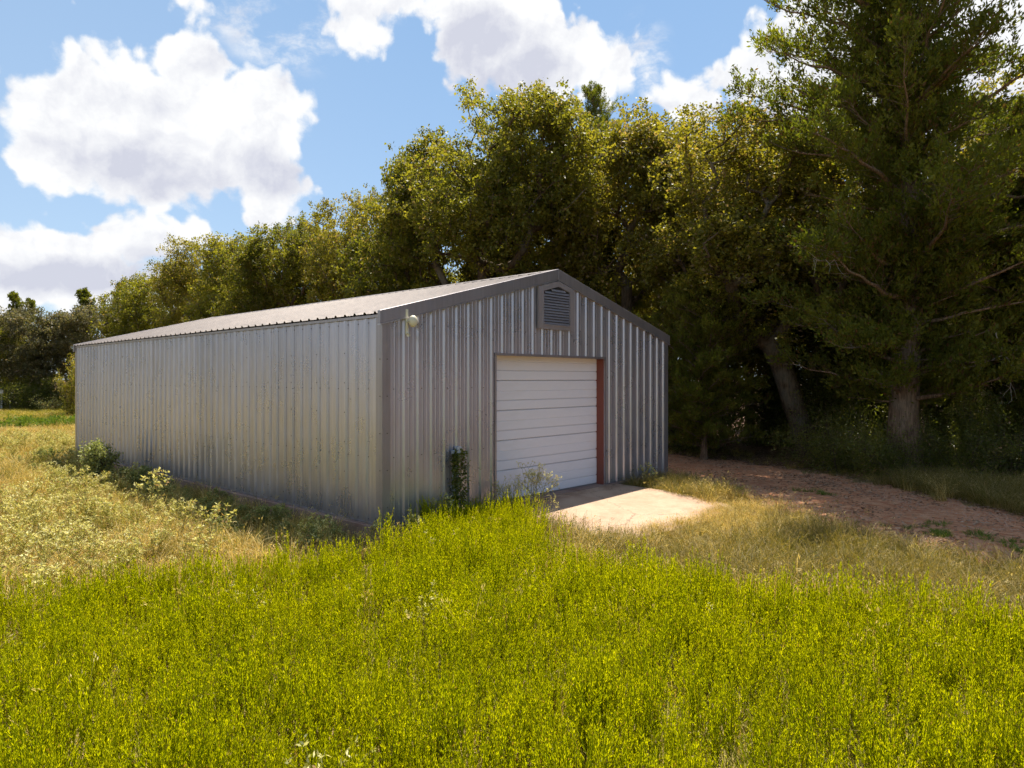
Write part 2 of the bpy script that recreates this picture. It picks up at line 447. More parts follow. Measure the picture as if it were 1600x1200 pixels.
def ground_mat():
    m, t, o = new_mat('field soil and thatch')
    p = t.node('ShaderNodeNewGeometry').outputs['Position']
    n1 = t.noise(p, 0.22, 5, 0.6); n2 = t.noise(p, 3.0, 6, 0.7); n3 = t.noise(p, 26, 5, 0.7)
    c = t.mix(t.step(n2, 0.35, 0.65), (0.20, 0.125, 0.06), (0.34, 0.25, 0.10))
    c = t.mix(t.m('MULTIPLY', t.step(n1, 0.40, 0.62), 0.8), c, (0.24, 0.23, 0.05))
    c = t.mix(t.m('MULTIPLY', t.step(n3, 0.5, 0.75), 0.6), c, (0.10, 0.06, 0.035))
    # bare leaf-strewn ground under the wood
    x, y, z = t.xyz(p)
    wood = t.m('ADD', t.m('MULTIPLY', x, 0.68), t.m('MULTIPLY', y, 0.733))
    wood = t.m('ADD', wood, t.m('MULTIPLY', n2, 1.5))
    c = t.mix(t.step(wood, 21.0, 22.6), c, t.mix(t.step(n3, 0.4, 0.62), (0.11, 0.06, 0.038), (0.30, 0.185, 0.125)))
    b = t.node('ShaderNodeBump'); b.inputs['Strength'].default_value = 0.8; b.inputs['Distance'].default_value = 0.05
    t.l.new(n3, b.inputs['Height'])
    bs = t.node('ShaderNodeBsdfPrincipled'); t.l.new(c, bs.inputs['Base Color']); bs.inputs['Roughness'].default_value = 0.95
    bs.inputs['Specular IOR Level'].default_value = 0.15
    t.l.new(b.outputs[0], bs.inputs['Normal']); t.l.new(bs.outputs[0], o.inputs[0])
    return m


def road_mat():
    m, t, o = new_mat('red sandy track')
    p = t.node('ShaderNodeNewGeometry').outputs['Position']
    n1 = t.noise(p, 0.6, 5, 0.6); n2 = t.noise(p, 5.0, 6, 0.7); n3 = t.noise(p, 45, 4, 0.7)
    c = t.mix(t.step(n2, 0.35, 0.65), (0.47, 0.18, 0.085), (0.64, 0.35, 0.19))
    c = t.mix(t.m('MULTIPLY', t.step(n1, 0.45, 0.7), 0.5), c, (0.34, 0.155, 0.085))
    c = t.mix(t.m('MULTIPLY', t.step(n3, 0.55, 0.72), 0.7), c, (0.14, 0.08, 0.05))
    vv = t.voro(p, 38).outputs['Distance']
    c = t.mix(t.m('MULTIPLY', t.step(vv, 0.22, 0.10), 0.5), c, (0.52, 0.38, 0.28))
    h = t.m('ADD', n3, t.m('MULTIPLY', n2, 1.2))
    b = t.node('ShaderNodeBump'); b.inputs['Strength'].default_value = 0.9; b.inputs['Distance'].default_value = 0.04
    t.l.new(h, b.inputs['Height'])
    bs = t.node('ShaderNodeBsdfPrincipled'); t.l.new(c, bs.inputs['Base Color']); bs.inputs['Roughness'].default_value = 0.95
    bs.inputs['Specular IOR Level'].default_value = 0.15
    t.l.new(b.outputs[0], bs.inputs['Normal']); t.l.new(bs.outputs[0], o.inputs[0])
    return m


def apron_mat():
    m, t, o = new_mat('soil washed concrete')
    p = t.node('ShaderNodeTexCoord').outputs['Object']
    n1 = t.noise(p, 0.9, 5, 0.65, 0.4); n2 = t.noise(p, 7.0, 6, 0.7); n3 = t.noise(p, 90, 3, 0.7)
    c = t.mix(t.step(n1, 0.35, 0.7), (0.41, 0.285, 0.19), (0.33, 0.20, 0.125))
    c = t.mix(t.m('MULTIPLY', t.step(n2, 0.42, 0.7), 0.4), c, (0.46, 0.35, 0.25))
    c = t.mix(t.m('MULTIPLY', t.step(n3, 0.5, 0.7), 0.35), c, (0.24, 0.15, 0.10))
    y = t.xyz(p)[1]
    st = t.m('MULTIPLY', t.step(t.m('ADD', y, t.m('MULTIPLY', n2, 0.5)), -0.35, 0.05), t.step(n1, 0.35, 0.6))
    c = t.mix(t.m('MULTIPLY', st, 0.6), c, (0.16, 0.075, 0.035))
    ck = t.voro(t.v('ADD', p, t.sc(t.comb(n2, n1), 0.6)), 0.55, 'DISTANCE_TO_EDGE').outputs['Distance']
    c = t.mix(t.m('MULTIPLY', t.step(ck, 0.010, 0.003), 0.7), c, (0.12, 0.08, 0.05))
    b = t.node('ShaderNodeBump'); b.inputs['Strength'].default_value = 0.4; b.inputs['Distance'].default_value = 0.01
    t.l.new(t.m('ADD', n2, n3), b.inputs['Height'])
    bs = t.node('ShaderNodeBsdfPrincipled'); t.l.new(c, bs.inputs['Base Color']); bs.inputs['Roughness'].default_value = 0.9
    t.l.new(b.outputs[0], bs.inputs['Normal']); t.l.new(bs.outputs[0], o.inputs[0])
    return m


# ------------------------------------------------------------------ building frame of reference
D1 = np.array([0.680, 0.733]); D1 /= np.linalg.norm(D1)
D2 = np.array([-D1[1], D1[0]])
PC = np.array([-2.155, 11.5])       # near corner
BW, BL = 9.14, 16.75
ZS = 0.28                           # top of the slab, foot of the siding
ROT = math.atan2(D1[1], D1[0])


def bw(u, v):
    """shed coordinates -> world xy"""
    return PC + D1 * u + D2 * v


def wb(x, y):
    d = np.array([x, y]) - PC
    return float(d @ D1), float(d @ D2)


# ------------------------------------------------------------------ ground, track, apron
def sinh_axis(a, b, n, k=5.0):
    s = np.linspace(-1, 1, n); v = np.sinh(k * s) / math.sinh(k)
    return np.where(v < 0, -v * a, v * b)


def build_ground():
    xs = sinh_axis(-900, 900, 81); ys = sinh_axis(-400, 1200, 91) + 8
    X, Y = np.meshgrid(xs, ys); Z = np.zeros_like(X)
    V = np.stack([X, Y, Z], -1).reshape(-1, 3); nx = len(xs)
    i, j = np.meshgrid(np.arange(len(xs) - 1), np.arange(len(ys) - 1)); a = (j * nx + i).ravel()
    o = link('ground', np_mesh('ground', V, np.stack([a, a + 1, a + 1 + nx, a + nx], -1), mat=ground_mat()))
    tag(o, 'soil and dry thatch of the field round the shed', kind='structure')


TRACK = [(-7.5, 30.2, 1.8), (-3.2, 27.8, 2.0), (0.8, 25.4, 2.1), (4.0, 23.2, 2.3), (5.9, 20.5, 2.4), (7.1, 17.2, 2.4), (7.65, 13.9, 2.4), (8.3, 11.1, 2.1), (10.0, 8.3, 2.0), (13.5, 6.0, 2.1), (18, 3.0, 2.2), (26, -1, 2.3), (40, -6, 2.4)]


def spline(pts, n):
    P = np.array(pts, float); k = len(P); out = []
    for i in range(k - 1):
        p0, p1, p2, p3 = P[max(i-1, 0)], P[i], P[i+1], P[min(i+2, k-1)]
        for s in np.linspace(0, 1, n, endpoint=False):
            out.append(0.5 * ((2*p1) + (-p0+p2)*s + (2*p0-5*p1+4*p2-p3)*s*s + (-p0+3*p1-3*p2+p3)*s**3))
    out.append(P[-1]); return np.array(out)


TR = spline(TRACK, 14)


def track_dist(x, y):
    """distance to the middle of the track over its half width (arrays)"""
    x = np.atleast_1d(x); y = np.atleast_1d(y)
    d = np.hypot(x[:, None] - TR[None, :, 0], y[:, None] - TR[None, :, 1])
    k = d.argmin(1)
    return d[np.arange(len(x)), k] / TR[k, 2], TR[k, 2]


def build_track():
    n = len(TR); W = 17; V = []
    rg = np.random.default_rng(3)
    for i in range(n):
        a = TR[max(i-1, 0), :2]; b = TR[min(i+1, n-1), :2]; d = (b - a) / np.linalg.norm(b - a); nn = np.array([d[1], -d[0]])
        e1 = 1 + 0.10 * math.sin(i * 0.9) + 0.06 * rg.normal(); e2 = 1 + 0.10 * math.sin(i * 0.7 + 2) + 0.06 * rg.normal()
        for j in range(W):
            s = -1 + 2 * j / (W - 1); w = TR[i, 2] * (e1 if s < 0 else e2)
            q = TR[i, :2] + nn * s * w
            edge = 1 - abs(s) ** 3
            z = 0.005 + edge * (0.030 - 0.022 * math.exp(-((abs(s) - 0.5) / 0.16) ** 2) + 0.006 * rg.random())
            V.append((q[0], q[1], z))
    Q = []
    for i in range(n - 1):
        for j in range(W - 1):
            a = i * W + j; Q.append((a, a + W, a + W + 1, a + 1))
    o = link('dirt_road', np_mesh('dirt_road', V, Q, mat=road_mat(), smooth=True))
    tag(o, 'red sandy track passing between the shed and the wood', kind='structure')


def build_apron():
    # slab in front of the door, in shed coordinates (y towards the camera is negative)
    P = [(2.2, -0.02), (6.75, -0.02), (6.95, -1.2), (6.9, -2.3), (6.6, -3.15), (5.2, -3.3), (3.8, -3.25), (2.3, -3.05), (2.15, -1.5)]
    b = MB(); k = len(P)
    for (x, y) in P: b.v.append((x, y, ZS - 0.035 + 0.050 * y))
    for (x, y) in P: b.v.append((x, y, -0.1))
    b.f.append(tuple(range(k))[::-1])
    for i in range(k):
        j = (i + 1) % k; b.f.append((i, j, k + j, k + i))
    o = b.obj('concrete_apron', apron_mat(), loc=(PC[0], PC[1], 0), rot=(0, 0, ROT))
    tag(o, 'tan concrete slab in front of the roll-up door', kind='structure')


build_ground(); build_track(); build_apron()

# ------------------------------------------------------------------ the metal shed
SLOPE = 0.262
EAVE = 3.555                       # underside of the roof sheet at the wall, above the slab
OP0, OP1, OPH = 2.690, 6.320, 2.955  # door opening
V0, V1, VZ0 = 3.90, 5.10, 3.50       # gable vent


def roof_z(u):
    return EAVE + SLOPE * min(u, BW - u)


def rib_profile(a, b, first=0.15):
    """cross-section of ribbed sheet between a and b: (position, outward) pairs; a rib every 0.305"""
    pts = []
    k0 = int(math.floor((a - first) / 0.3048)) - 1
    ev = []
    for k in range(k0, k0 + int((b - a) / 0.3048) + 4):
        c = first + k * 0.3048
        ev += [(c - 0.046, 0.0), (c - 0.019, 0.033), (c + 0.019, 0.033), (c + 0.046, 0.0)]
        for m in (0.1016, 0.2032):
            ev += [(c + m - 0.020, 0.0), (c + m - 0.010, 0.0035), (c + m + 0.010, 0.0035), (c + m + 0.020, 0.0)]
    ev.sort()
    def val(x):
        for (x0, y0), (x1, y1) in zip(ev, ev[1:]):
            if x0 <= x <= x1: return y0 + (y1 - y0) * (x - x0) / max(x1 - x0, 1e-9)
        return 0.0
    pts = [(a, val(a))] + [e for e in ev if a < e[0] < b] + [(b, val(b))]
    return pts


def sheet_mesh(name, pts, zlo, zhi, off=0.0):
    """vertical sheet standing along local x, facing -y; zlo/zhi functions of x. 0.8 mm steel with a real back"""
    V = []; F = []
    for (x, o) in pts:
        V.append((x, -(o + off), zlo(x))); V.append((x, -(o + off), zhi(x)))
    for i in range(len(pts) - 1):
        F.append((2*i, 2*i+2, 2*i+3, 2*i+1))
    me = bpy.data.meshes.new(name); me.from_pydata(V, [], F); me.update()
    return me


def build_shed():
    R = empty('metal_shed', (PC[0], PC[1], 0), ROT)
    tag(R, 'long galvanised ribbed metal shed with a shallow gable roof and white door', 'shed')
    # foundation
    f = MB()
    f.prism([(-0.03, -0.06), (BW + 0.03, -0.06), (BW + 0.03, BL + 0.03), (-0.10, BL + 0.03), (-0.10, -0.06)], 'z', -0.3, ZS - 0.02)
    f.obj('foundation', M['found'], R, bevel=0.012)
    # floor inside stays the same slab; front sheets, clipped by gable, door opening and vent
    edges = [0.0] + [OP0 - 0.9144 * k for k in (2, 1)] + [OP0]
    e = OP0
    while e + 0.9144 < BW: e += 0.9144; edges.append(min(e, BW))
    edges = [x for x in edges if x < BW - 0.02] + [BW]
    edges = sorted(set(round(x, 4) for x in edges))
    tops = lambda x: ZS + roof_z(x) - 0.02
    for i in range(len(edges) - 1):
        a, b = edges[i], edges[i+1]
        pts = rib_profile(a, b, first=0.15)
        segs = [(a, b, lambda x: ZS, tops)]
        # opening
        cuts = []
        if b > OP0 + 0.001 and a < OP1 - 0.001:
            cuts = [(max(a, OP0), min(b, OP1))]
        if cuts:
            c0, c1 = cuts[0]; segs = []
            if c0 - a > 0.01: segs.append((a, c0, lambda x: ZS, tops))
            segs.append((c0, c1, lambda x: ZS + OPH, tops))
            if b - c1 > 0.01: segs.append((c1, b, lambda x: ZS, tops))
        for (p, q, lo, hi) in segs:
            me = sheet_mesh('wall_panel', rib_profile(p, q, first=0.15), lo, hi, 0.0012 * (i % 2))
            link('wall_panel', me, R, M['wall'])
    # long sides share one sheet mesh, 0.9144 wide
    n = 18; w = 0.9144
    z1 = ZS + EAVE - 0.03
    mesh_a = sheet_mesh('side_panel', rib_profile(0, w, first=0.1524), lambda x: ZS, lambda x: z1)
    wlast = BL - n * w
    mesh_b = sheet_mesh('side_panel', rib_profile(0, max(wlast, 0.05), first=0.1524), lambda x: ZS, lambda x: z1)
    for me in (mesh_a, mesh_b): me.materials.append(M['wall'])
    rg = random.Random(5)
    for side in (0, 1):
        for k in range(n + (1 if wlast > 0.05 else 0)):
            me = mesh_a if k < n else mesh_b
            o = link('wall_panel', me, R)
            if side == 0:      # faces -x: local +x of the sheet runs to -y
                ww = w if k < n else wlast
                o.location = (-0.0012 * (k % 2), k * w + ww, 0); o.rotation_euler = (0, rg.uniform(-0.0006, 0.0006), -math.pi / 2 + rg.uniform(-0.0016, 0.0016))
            else:
                o.location = (BW + 0.0012 * (k % 2), k * w, 0); o.rotation_euler = (0, 0, math.pi / 2)
    # back wall
    nb = 10; wb_ = BW / nb
    for k in range(nb):
        me = sheet_mesh('wall_panel', rib_profile(0, wb_, first=0.15), lambda x: ZS, lambda x, k=k: ZS + roof_z(BW - (k * wb_ + x)) - 0.02)
        link('wall_panel', me, R, M['wall'], loc=(BW - k * wb_, BL, 0), rot=(0, 0, math.pi))
    # roof sheets: run from eave to ridge
    OH = 0.085; ang = math.atan(SLOPE); run = (BW / 2 + OH) / math.cos(ang)
    pts = rib_profile(0, w, first=0.1524)
    V = []; F = []
    for (x, o) in pts:
        V += [(x, 0, o), (x, run - 0.02, o), (x, 0, o - 0.003), (x, run - 0.02, o - 0.003)]
    for i in range(len(pts) - 1):
        a = 4 * i; b = a + 4
        F += [(a, b, b + 1, a + 1), (a + 2, a + 3, b + 3, b + 2), (a, a + 2, b + 2, b)]
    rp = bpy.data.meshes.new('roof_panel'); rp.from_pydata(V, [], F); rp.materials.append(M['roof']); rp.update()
    nr = 19; wr = (BL + 0.10) / nr
    zeav = ZS + EAVE - SLOPE * OH + 0.012
    for side in (0, 1):
        for k in range(nr):
            o = link('roof_panel', rp, R)
            o.scale = (wr / w, 1, 1)
            j = rg.uniform(-0.008, 0.008)
            if side == 0:
                o.matrix_local = Matrix.Translation((-OH + j, -0.05 + (k + 1) * wr, zeav + 0.001 * (k % 2))) @ Matrix.Rotation(-math.pi / 2, 4, 'Z') @ Matrix.Rotation(ang, 4, 'X') @ Matrix.Scale(wr / w, 4, (1, 0, 0))
            else:
                o.matrix_local = Matrix.Translation((BW + OH, -0.05 + k * wr, zeav + 0.001 * (k % 2))) @ Matrix.Rotation(math.pi / 2, 4, 'Z') @ Matrix.Rotation(ang, 4, 'X') @ Matrix.Scale(wr / w, 4, (1, 0, 0))
    apex = ZS + EAVE + SLOPE * BW / 2
    rc = MB(); c = BW / 2
    rc.prism([(c - 0.17, apex - 0.17 * SLOPE + 0.048), (c, apex + 0.055), (c + 0.17, apex - 0.17 * SLOPE + 0.048), (c + 0.17, apex - 0.17 * SLOPE + 0.040), (c, apex + 0.047), (c - 0.17, apex - 0.17 * SLOPE + 0.040)], 'y', -0.05, BL + 0.05)
    rc.obj('ridge_cap', M['roof'], R)
    # rake trims on both gables
    for (y0, y1) in ((-0.062, 0.010), (BL - 0.01, BL + 0.062)):
        for s in (0, 1):
            def X(u): return u if s == 0 else BW - u
            zt = lambda u: ZS + EAVE + SLOPE * u
            p = [(X(-0.10), zt(-0.10) + 0.056), (X(c), zt(c) + 0.056), (X(c), zt(c) - 0.172), (X(-0.10), zt(-0.10) - 0.165)]
            m = MB(); m.prism(p, 'y', y0, y1); m.obj('rake_trim', M['trim'], R, bevel=0.004)
            # hemmed lip along the bottom edge
            p = [(X(-0.10), zt(-0.10) - 0.166), (X(c), zt(c) - 0.173), (X(c), zt(c) - 0.190), (X(-0.10), zt(-0.10) - 0.183)]
            m = MB(); m.prism(p, 'y', y0 - 0.008 if y0 < 1 else y0, y1 if y0 < 1 else y1 + 0.008); m.obj('trim_lip', M['wall'], R)
    # eave trims
    for s in (0, 1):
        m = MB()
        x0, x1 = (-0.052, -0.036) if s == 0 else (BW + 0.036, BW + 0.052)
        m.box(x0, -0.03, ZS + EAVE - 0.075, x1, BL + 0.03, ZS + EAVE - 0.028)
        m.obj('eave_trim', M['trim'], R)
    # corner trims
    for (cx, cy, sx, sy) in ((0, 0, -1, -1), (BW, 0, 1, -1), (0, BL, -1, 1), (BW, BL, 1, 1)):
        m = MB(); t1, t2 = 0.040, 0.13
        top = ZS + EAVE - 0.06
        m.box(min(cx + sx * t1, cx - sx * t2), min(cy + sy * t1, cy + sy * (t1 - .004)), ZS - 0.005, max(cx + sx * t1, cx - sx * t2), max(cy + sy * t1, cy + sy * (t1 - .004)), top)
        m.box(min(cx + sx * t1, cx + sx * (t1 - .004)), min(cy + sy * (t1 - 0.004), cy - sy * t2), ZS - 0.005, max(cx + sx * t1, cx + sx * (t1 - .004)), max(cy + sy * (t1 - 0.004), cy - sy * t2), top)
        # small returns back to the sheets
        m.box(min(cx - sx * t2, cx - sx * (t2 - .004)), min(cy, cy + sy * (t1 - 0.004)), ZS - 0.005, max(cx - sx * t2, cx - sx * (t2 - .004)), max(cy, cy + sy * (t1 - 0.004)), top)
        m.box(min(cx, cx + sx * (t1 - 0.004)), min(cy - sy * t2, cy - sy * (t2 - .004)), ZS - 0.005, max(cx, cx + sx * (t1 - 0.004)), max(cy - sy * t2, cy - sy * (t2 - .004)), top)
        m.obj('corner_trim', M['trim'], R)
    # base rail under the sheets
    m = MB(); m.box(-0.012, 0.012, ZS - 0.022, 0.03, BL - 0.012, ZS + 0.006); m.box(0.031, -0.010, ZS - 0.022, OP0 - 0.003, 0.03, ZS + 0.006); m.box(OP1 + 0.003, -0.010, ZS - 0.022, BW, 0.03, ZS + 0.006)
    m.obj('base_rail', M['trim'], R)
    # door opening
    REC = 0.21
    m = MB(); m.box(OP0 - 0.05, -0.042, ZS + OPH - 0.045, OP1 + 0.05, 0.02, ZS + OPH + 0.004)
    m.obj('door_head_trim', M['trim'], R)
    m = MB(); m.box(OP0 + 0.003, 0.022, ZS + OPH - 0.02, OP1 - 0.003, REC + 0.06, ZS + OPH + 0.15)
    m.obj('door_header', M['rust'], R)
    for s in (0, 1):
        m = MB()
        if s == 0: m.box(OP0 - 0.06, 0.002, ZS - 0.02, OP0 + 0.003, REC + 0.06, ZS + OPH - 0.046)
        else: m.box(OP1 - 0.003, 0.002, ZS - 0.02, OP1 + 0.06, REC + 0.06, ZS + OPH - 0.046)
        m.obj('door_jamb', M['rust'], R, bevel=0.003)
        m = MB()
        if s == 0: m.box(OP0 - 0.058, -0.038, ZS, OP0 - 0.002, -0.002, ZS + OPH - 0.048)
        else: m.box(OP1 + 0.002, -0.038, ZS, OP1 + 0.058, -0.002, ZS + OPH - 0.048)
        m.obj('jamb_trim', M['trim'], R)
    # the door: five hinged sections
    D = MB(); D.box(OP0 - 0.02, REC + 0.035, ZS - 0.02, OP1 + 0.02, REC + 0.05, ZS + OPH + 0.1)
    door = D.obj('garage_door', M['seam'], R); door['label'] = 'white sectional overhead door with horizontal ribs'
    hs = 0.605
    prof = []   # (z, depth out) of one section, bottom to top
    def sec():
        P = [(0.004, -0.014), (0.011, -0.010)]
        # lower narrow band, groove, wide band with a faint middle groove
        def flat(z0, z1, d=0.010):
            P.append((z0, d)); 
            n = 3
            for i in range(1, n): P.append((z0 + (z1 - z0) * i / n, d + 0.0006))
            P.append((z1, d))
        flat(0.016, 0.190); P.append((0.191, -0.014)); P.append((0.208, -0.014))
        flat(0.213, 0.385); P.append((0.388, 0.003)); P.append((0.394, 0.003)); flat(0.399, hs - 0.014)
        P.append((hs - 0.013, -0.008)); P.append((hs - 0.003, -0.014))
        return P
    P = sec()
    xw = 12
    V = []; F = []; xs = [OP0 + 0.006, OP1 - 0.006]
    for x in xs:
        for (z, d) in P: V.append((x, REC - d, z))
    k = len(P)
    for i in range(k - 1): F.append((i, k + i, k + i + 1, i + 1))
    # back sheet and ends
    b0 = len(V)
    for x in xs:
        V += [(x, REC + 0.032, 0.004), (x, REC + 0.032, hs - 0.003)]
    F += [(0, b0, b0 + 2, k), (k - 1, 2 * k - 1, b0 + 3, b0 + 1)]
    F.append(tuple([b0] + list(range(0, k)) + [b0 + 1])); F.append(tuple([b0 + 3] + list(range(2 * k - 1, k - 1, -1)) + [b0 + 2]))
    ms = bpy.data.meshes.new('door_section'); ms.from_pydata(V, [], F); ms.materials.append(M['door']); ms.update()
    for i in range(5):
        o = link('door_section', ms, door); o.location = (0, 0.002 * (i % 2), ZS + 0.015 + i * hs - 0.02)
    m = MB(); m.box(OP0 + 0.006, REC - 0.016, ZS - 0.034, OP1 - 0.006, REC + 0.02, ZS - 0.004); m.obj('bottom_seal', M['seam'], door)
    # gable vent: five-sided frame with louvers
    zt0 = lambda u: ZS + EAVE + SLOPE * min(u, BW - u) - 0.205
    vz0 = ZS + VZ0
    vent = MB()
    vent.prism([(V0 + .04, vz0 + .04), (V1 - .04, vz0 + .04), (V1 - .04, zt0(V1) - .05), (c, zt0(c) - .05), (V0 + .04, zt0(V0) - .05)], 'y', -0.050, -0.037)
    vent = vent.obj('gable_vent', M['dark'], R)
    fr = MB(); fw = 0.155; ya, yb = -0.078, -0.036
    zi0 = vz0 + 0.10
    fr.prism([(V0, vz0), (V0 + fw, vz0 + 0.0), (V0 + fw, zt0(V0 + fw) - 0.0), (V0, zt0(V0))], 'y', ya, yb)
    fr.prism([(V1 - fw, vz0), (V1, vz0), (V1, zt0(V1)), (V1 - fw, zt0(V1 - fw))], 'y', ya, yb)
    fr.prism([(V0 + fw + .001, vz0), (V1 - fw - .001, vz0), (V1 - fw - .001, zi0), (V0 + fw + .001, zi0)], 'y', ya + .002, yb)
    for s in (0, 1):
        u0, u1 = (V0 + fw + .001, c - 0.0005) if s == 0 else (c + 0.0005, V1 - fw - .001)
        fr.prism([(u0, zt0(u0)), (u1, zt0(u1)), (u1, zt0(u1) - 0.12), (u0, zt0(u0) - 0.12)], 'y', ya + .002, yb)
    # raised inner rim
    for (a, b_) in ((V0 + fw - .022, V0 + fw), (V1 - fw, V1 - fw + .022)):
        fr.prism([(a, zi0 - .02), (b_, zi0 - .02), (b_, zt0(b_) - .10), (a, zt0(a) - .10)], 'y', ya - .014, ya + .001)
    fr.prism([(V0 + fw, zi0 - .022), (V1 - fw, zi0 - .022), (V1 - fw, zi0), (V0 + fw, zi0)], 'y', ya - .014, ya + .001)
    fr.obj('vent_frame', M['vent'], vent)
    nl = 14; u0, u1 = V0 + fw + 0.002, V1 - fw - 0.002
    ztop = zt0(c) - 0.13
    st = (ztop - zi0) / nl
    for i in range(nl):
        z = zi0 + st * (i + 0.15)
        # width follows the sloping top
        def cut(zz):
            zz = zz + 0.12 + 0.01
            lo = u0
            need = (zz - (ZS + EAVE - 0.205)) / SLOPE
            lo = max(u0, need); return lo
        lo = cut(z + st * 0.8); hi = BW - lo
        if hi - lo < 0.08: continue
        lo = max(lo, u0); hi = min(hi, u1)
        m = MB(); m.prism([(-0.084, z), (-0.080, z - 0.002), (-0.050, z + st * 0.80), (-0.054, z + st * 0.82)], 'x', lo, hi)
        m.obj('louver', M['vent'], vent)
    # screws along the girts on both visible walls
    m = MB()
    def dot(x, y, z, ax):
        s = 0.0085
        if ax == 'y': m.box(x - s, y - 0.006, z - s, x + s, y, z + s)
        else: m.box(x - 0.006, y - s, z - s, x, y + s, z + s)
    for z in (0.06, 1.12, 2.28, 3.40):
        kk = 0
        while True:
            v = 0.09 + kk * 0.3048
            if v > BL - 0.1: break
            dot(-0.001, BL - v - 0.03 if False else v, ZS + z + rg.uniform(-.006, .006), 'x'); kk += 1
        for kk in range(30):
            u = 0.15 + kk * 0.3048 + 0.075
            if OP0 - 0.06 < u < OP1 + 0.06 and z < OPH: continue
            if u > BW - 0.1: continue
            dot(u, -0.001, ZS + z + rg.uniform(-.006, .006), 'y')
    for k in range(1, 6):      # stitch screws up the laps
        for z in np.arange(0.3, 3.4, 0.52):
            dot(-0.034, k * 0.9144 + 0.152, ZS + z, 'x')
    for z in np.arange(0.3, 3.5, 0.62):
        dot(-0.041, 0.02, ZS + z, 'x'); dot(0.06, -0.041, ZS + z, 'y')
    m.obj('screw', M['screw'], R)['kind'] = 'stuff'
    return R


SHED = build_shed()


def build_fixtures():
    # round cream dish on a bracket under the rake trim
    x, y = bw(0.47, -0.075)
    A = empty('dish_antenna', (x, y, ZS + 3.20), ROT)
    tag(A, 'small round cream dish on a bracket high on the shed near the front corner', 'antenna')
    m = MB(); m.box(-0.035, 0.006, 0.0, 0.018, 0.03, 0.44); m.obj('bracket', M['cream'], A, bevel=0.004)
    m = MB(); m.tube([(-0.01, 0.02, 0.03), (-0.01, -0.05, 0.0), (-0.07, -0.09, -0.01)], [0.026, 0.026, 0.03], 10); m.obj('foot', M['cream'], A, smooth=True)
    m = MB(); prof = [(0.0, -0.055), (0.05, -0.052), (0.09, -0.035), (0.106, -0.008), (0.108, 0.006), (0.10, 0.022), (0.05, 0.03), (0.02, 0.05), (0.0, 0.05)]
    ns = 24; b = len(m.v)
    for (r, h) in prof:
        for k in range(ns):
            a = 2 * math.pi * k / ns; m.v.append((r * math.cos(a) * 0.76, h, r * math.sin(a) * 0.95))
    for i in range(len(prof) - 1):
        for k in range(ns):
            j = (k + 1) % ns; m.f.append((b+i*ns+k, b+i*ns+j, b+(i+1)*ns+j, b+(i+1)*ns+k))
    m.obj('dish', M['cream'], A, smooth=True, loc=(0.055, -0.075, 0.235), rot=(0.05, 0, -0.25))
    m = MB(); m.tube([(0.0, 0.018, 0.23), (0.055, -0.03, 0.235)], 0.02, 8); m.obj('arm', M['cream'], A, smooth=True)
    # electric conduit
    x, y = bw(1.57, -0.07)
    E = empty('electric_conduit', (x, y, 0), ROT)
    tag(E, 'grey electric pipes and small box on the shed wall between corner and door', 'conduit')
    for dx in (-0.045, 0.055):
        m = MB(); m.tube([(dx, 0, -0.05), (dx, 0, 1.40)], 0.022, 10); m.obj('pipe', M['pipe'], E, smooth=True)
    m = MB(); m.box(0.01, -0.045, 1.37, 0.115, 0.035, 1.49); m.obj('junction_box', M['pipe'], E, bevel=0.006)
    m = MB(); m.box(-0.075, -0.035, 1.36, -0.012, 0.035, 1.43); m.obj('conduit_cap', M['pipe'], E, bevel=0.006)
    m = MB(); m.box(-0.085, 0.018, 0.75, 0.095, 0.032, 0.78); m.obj('strap', M['pipe'], E)


build_fixtures()

# ------------------------------------------------------------------ foliage builders
def unit(a): return a / np.maximum(np.linalg.norm(a, axis=-1, keepdims=True), 1e-9)


def leaf_quads(pos, axis, side, L, W, cup=0.25):
    """diamond leaves with a fold: pos (n,3) base, axis/side (n,3) unit, L/W (n,)"""
    n = len(pos); L = L[:, None]; W = W[:, None]
    nrm = np.cross(axis, side)
    a = pos; b = pos + axis * L * 0.45 + side * W * 0.5 + nrm * W * cup; c = pos + axis * L; d = pos + axis * L * 0.45 - side * W * 0.5 + nrm * W * cup
    V = np.stack([a, b, c, d], 1).reshape(-1, 3)
    return V, np.arange(n * 4).reshape(n, 4)


def rand_dirs(rg, n): return unit(rg.normal(size=(n, 3)))


def perp(rg, axis):
    return unit(np.cross(axis, rand_dirs(rg, len(axis))))


def tubes_np(P0, P1, r0, r1, sides):
    """independent tapered segments"""
    n = len(P0); d = unit(P1 - P0)
    ref = np.where(np.abs(d[:, 2:3]) < 0.9, np.array([[0, 0, 1.0]]), np.array([[1.0, 0, 0]]))
    u = unit(np.cross(d, ref)); w = np.cross(d, u)
    a = 2 * np.pi * np.arange(sides) / sides
    ring = u[:, None, :] * np.cos(a)[None, :, None] + w[:, None, :] * np.sin(a)[None, :, None]
    A = (P0 - d * r0[:, None] * 0.3)[:, None, :] + ring * r0[:, None, None]; B = (P1 + d * r1[:, None] * 0.3)[:, None, :] + ring * r1[:, None, None]
    V = np.concatenate([A, B], 1).reshape(-1, 3)
    k = np.arange(sides); j = (k + 1) % sides
    Q = np.stack([k, j, j + sides, k + sides], -1)[None] + (np.arange(n) * 2 * sides)[:, None, None]
    return V, Q.reshape(-1, 4)


def join(parts):
    V = []; Q = []; b = 0
    for v, q in parts:
        if len(v) == 0: continue
        V.append(v); Q.append(q + b); b += len(v)
    return np.concatenate(V), np.concatenate(Q)


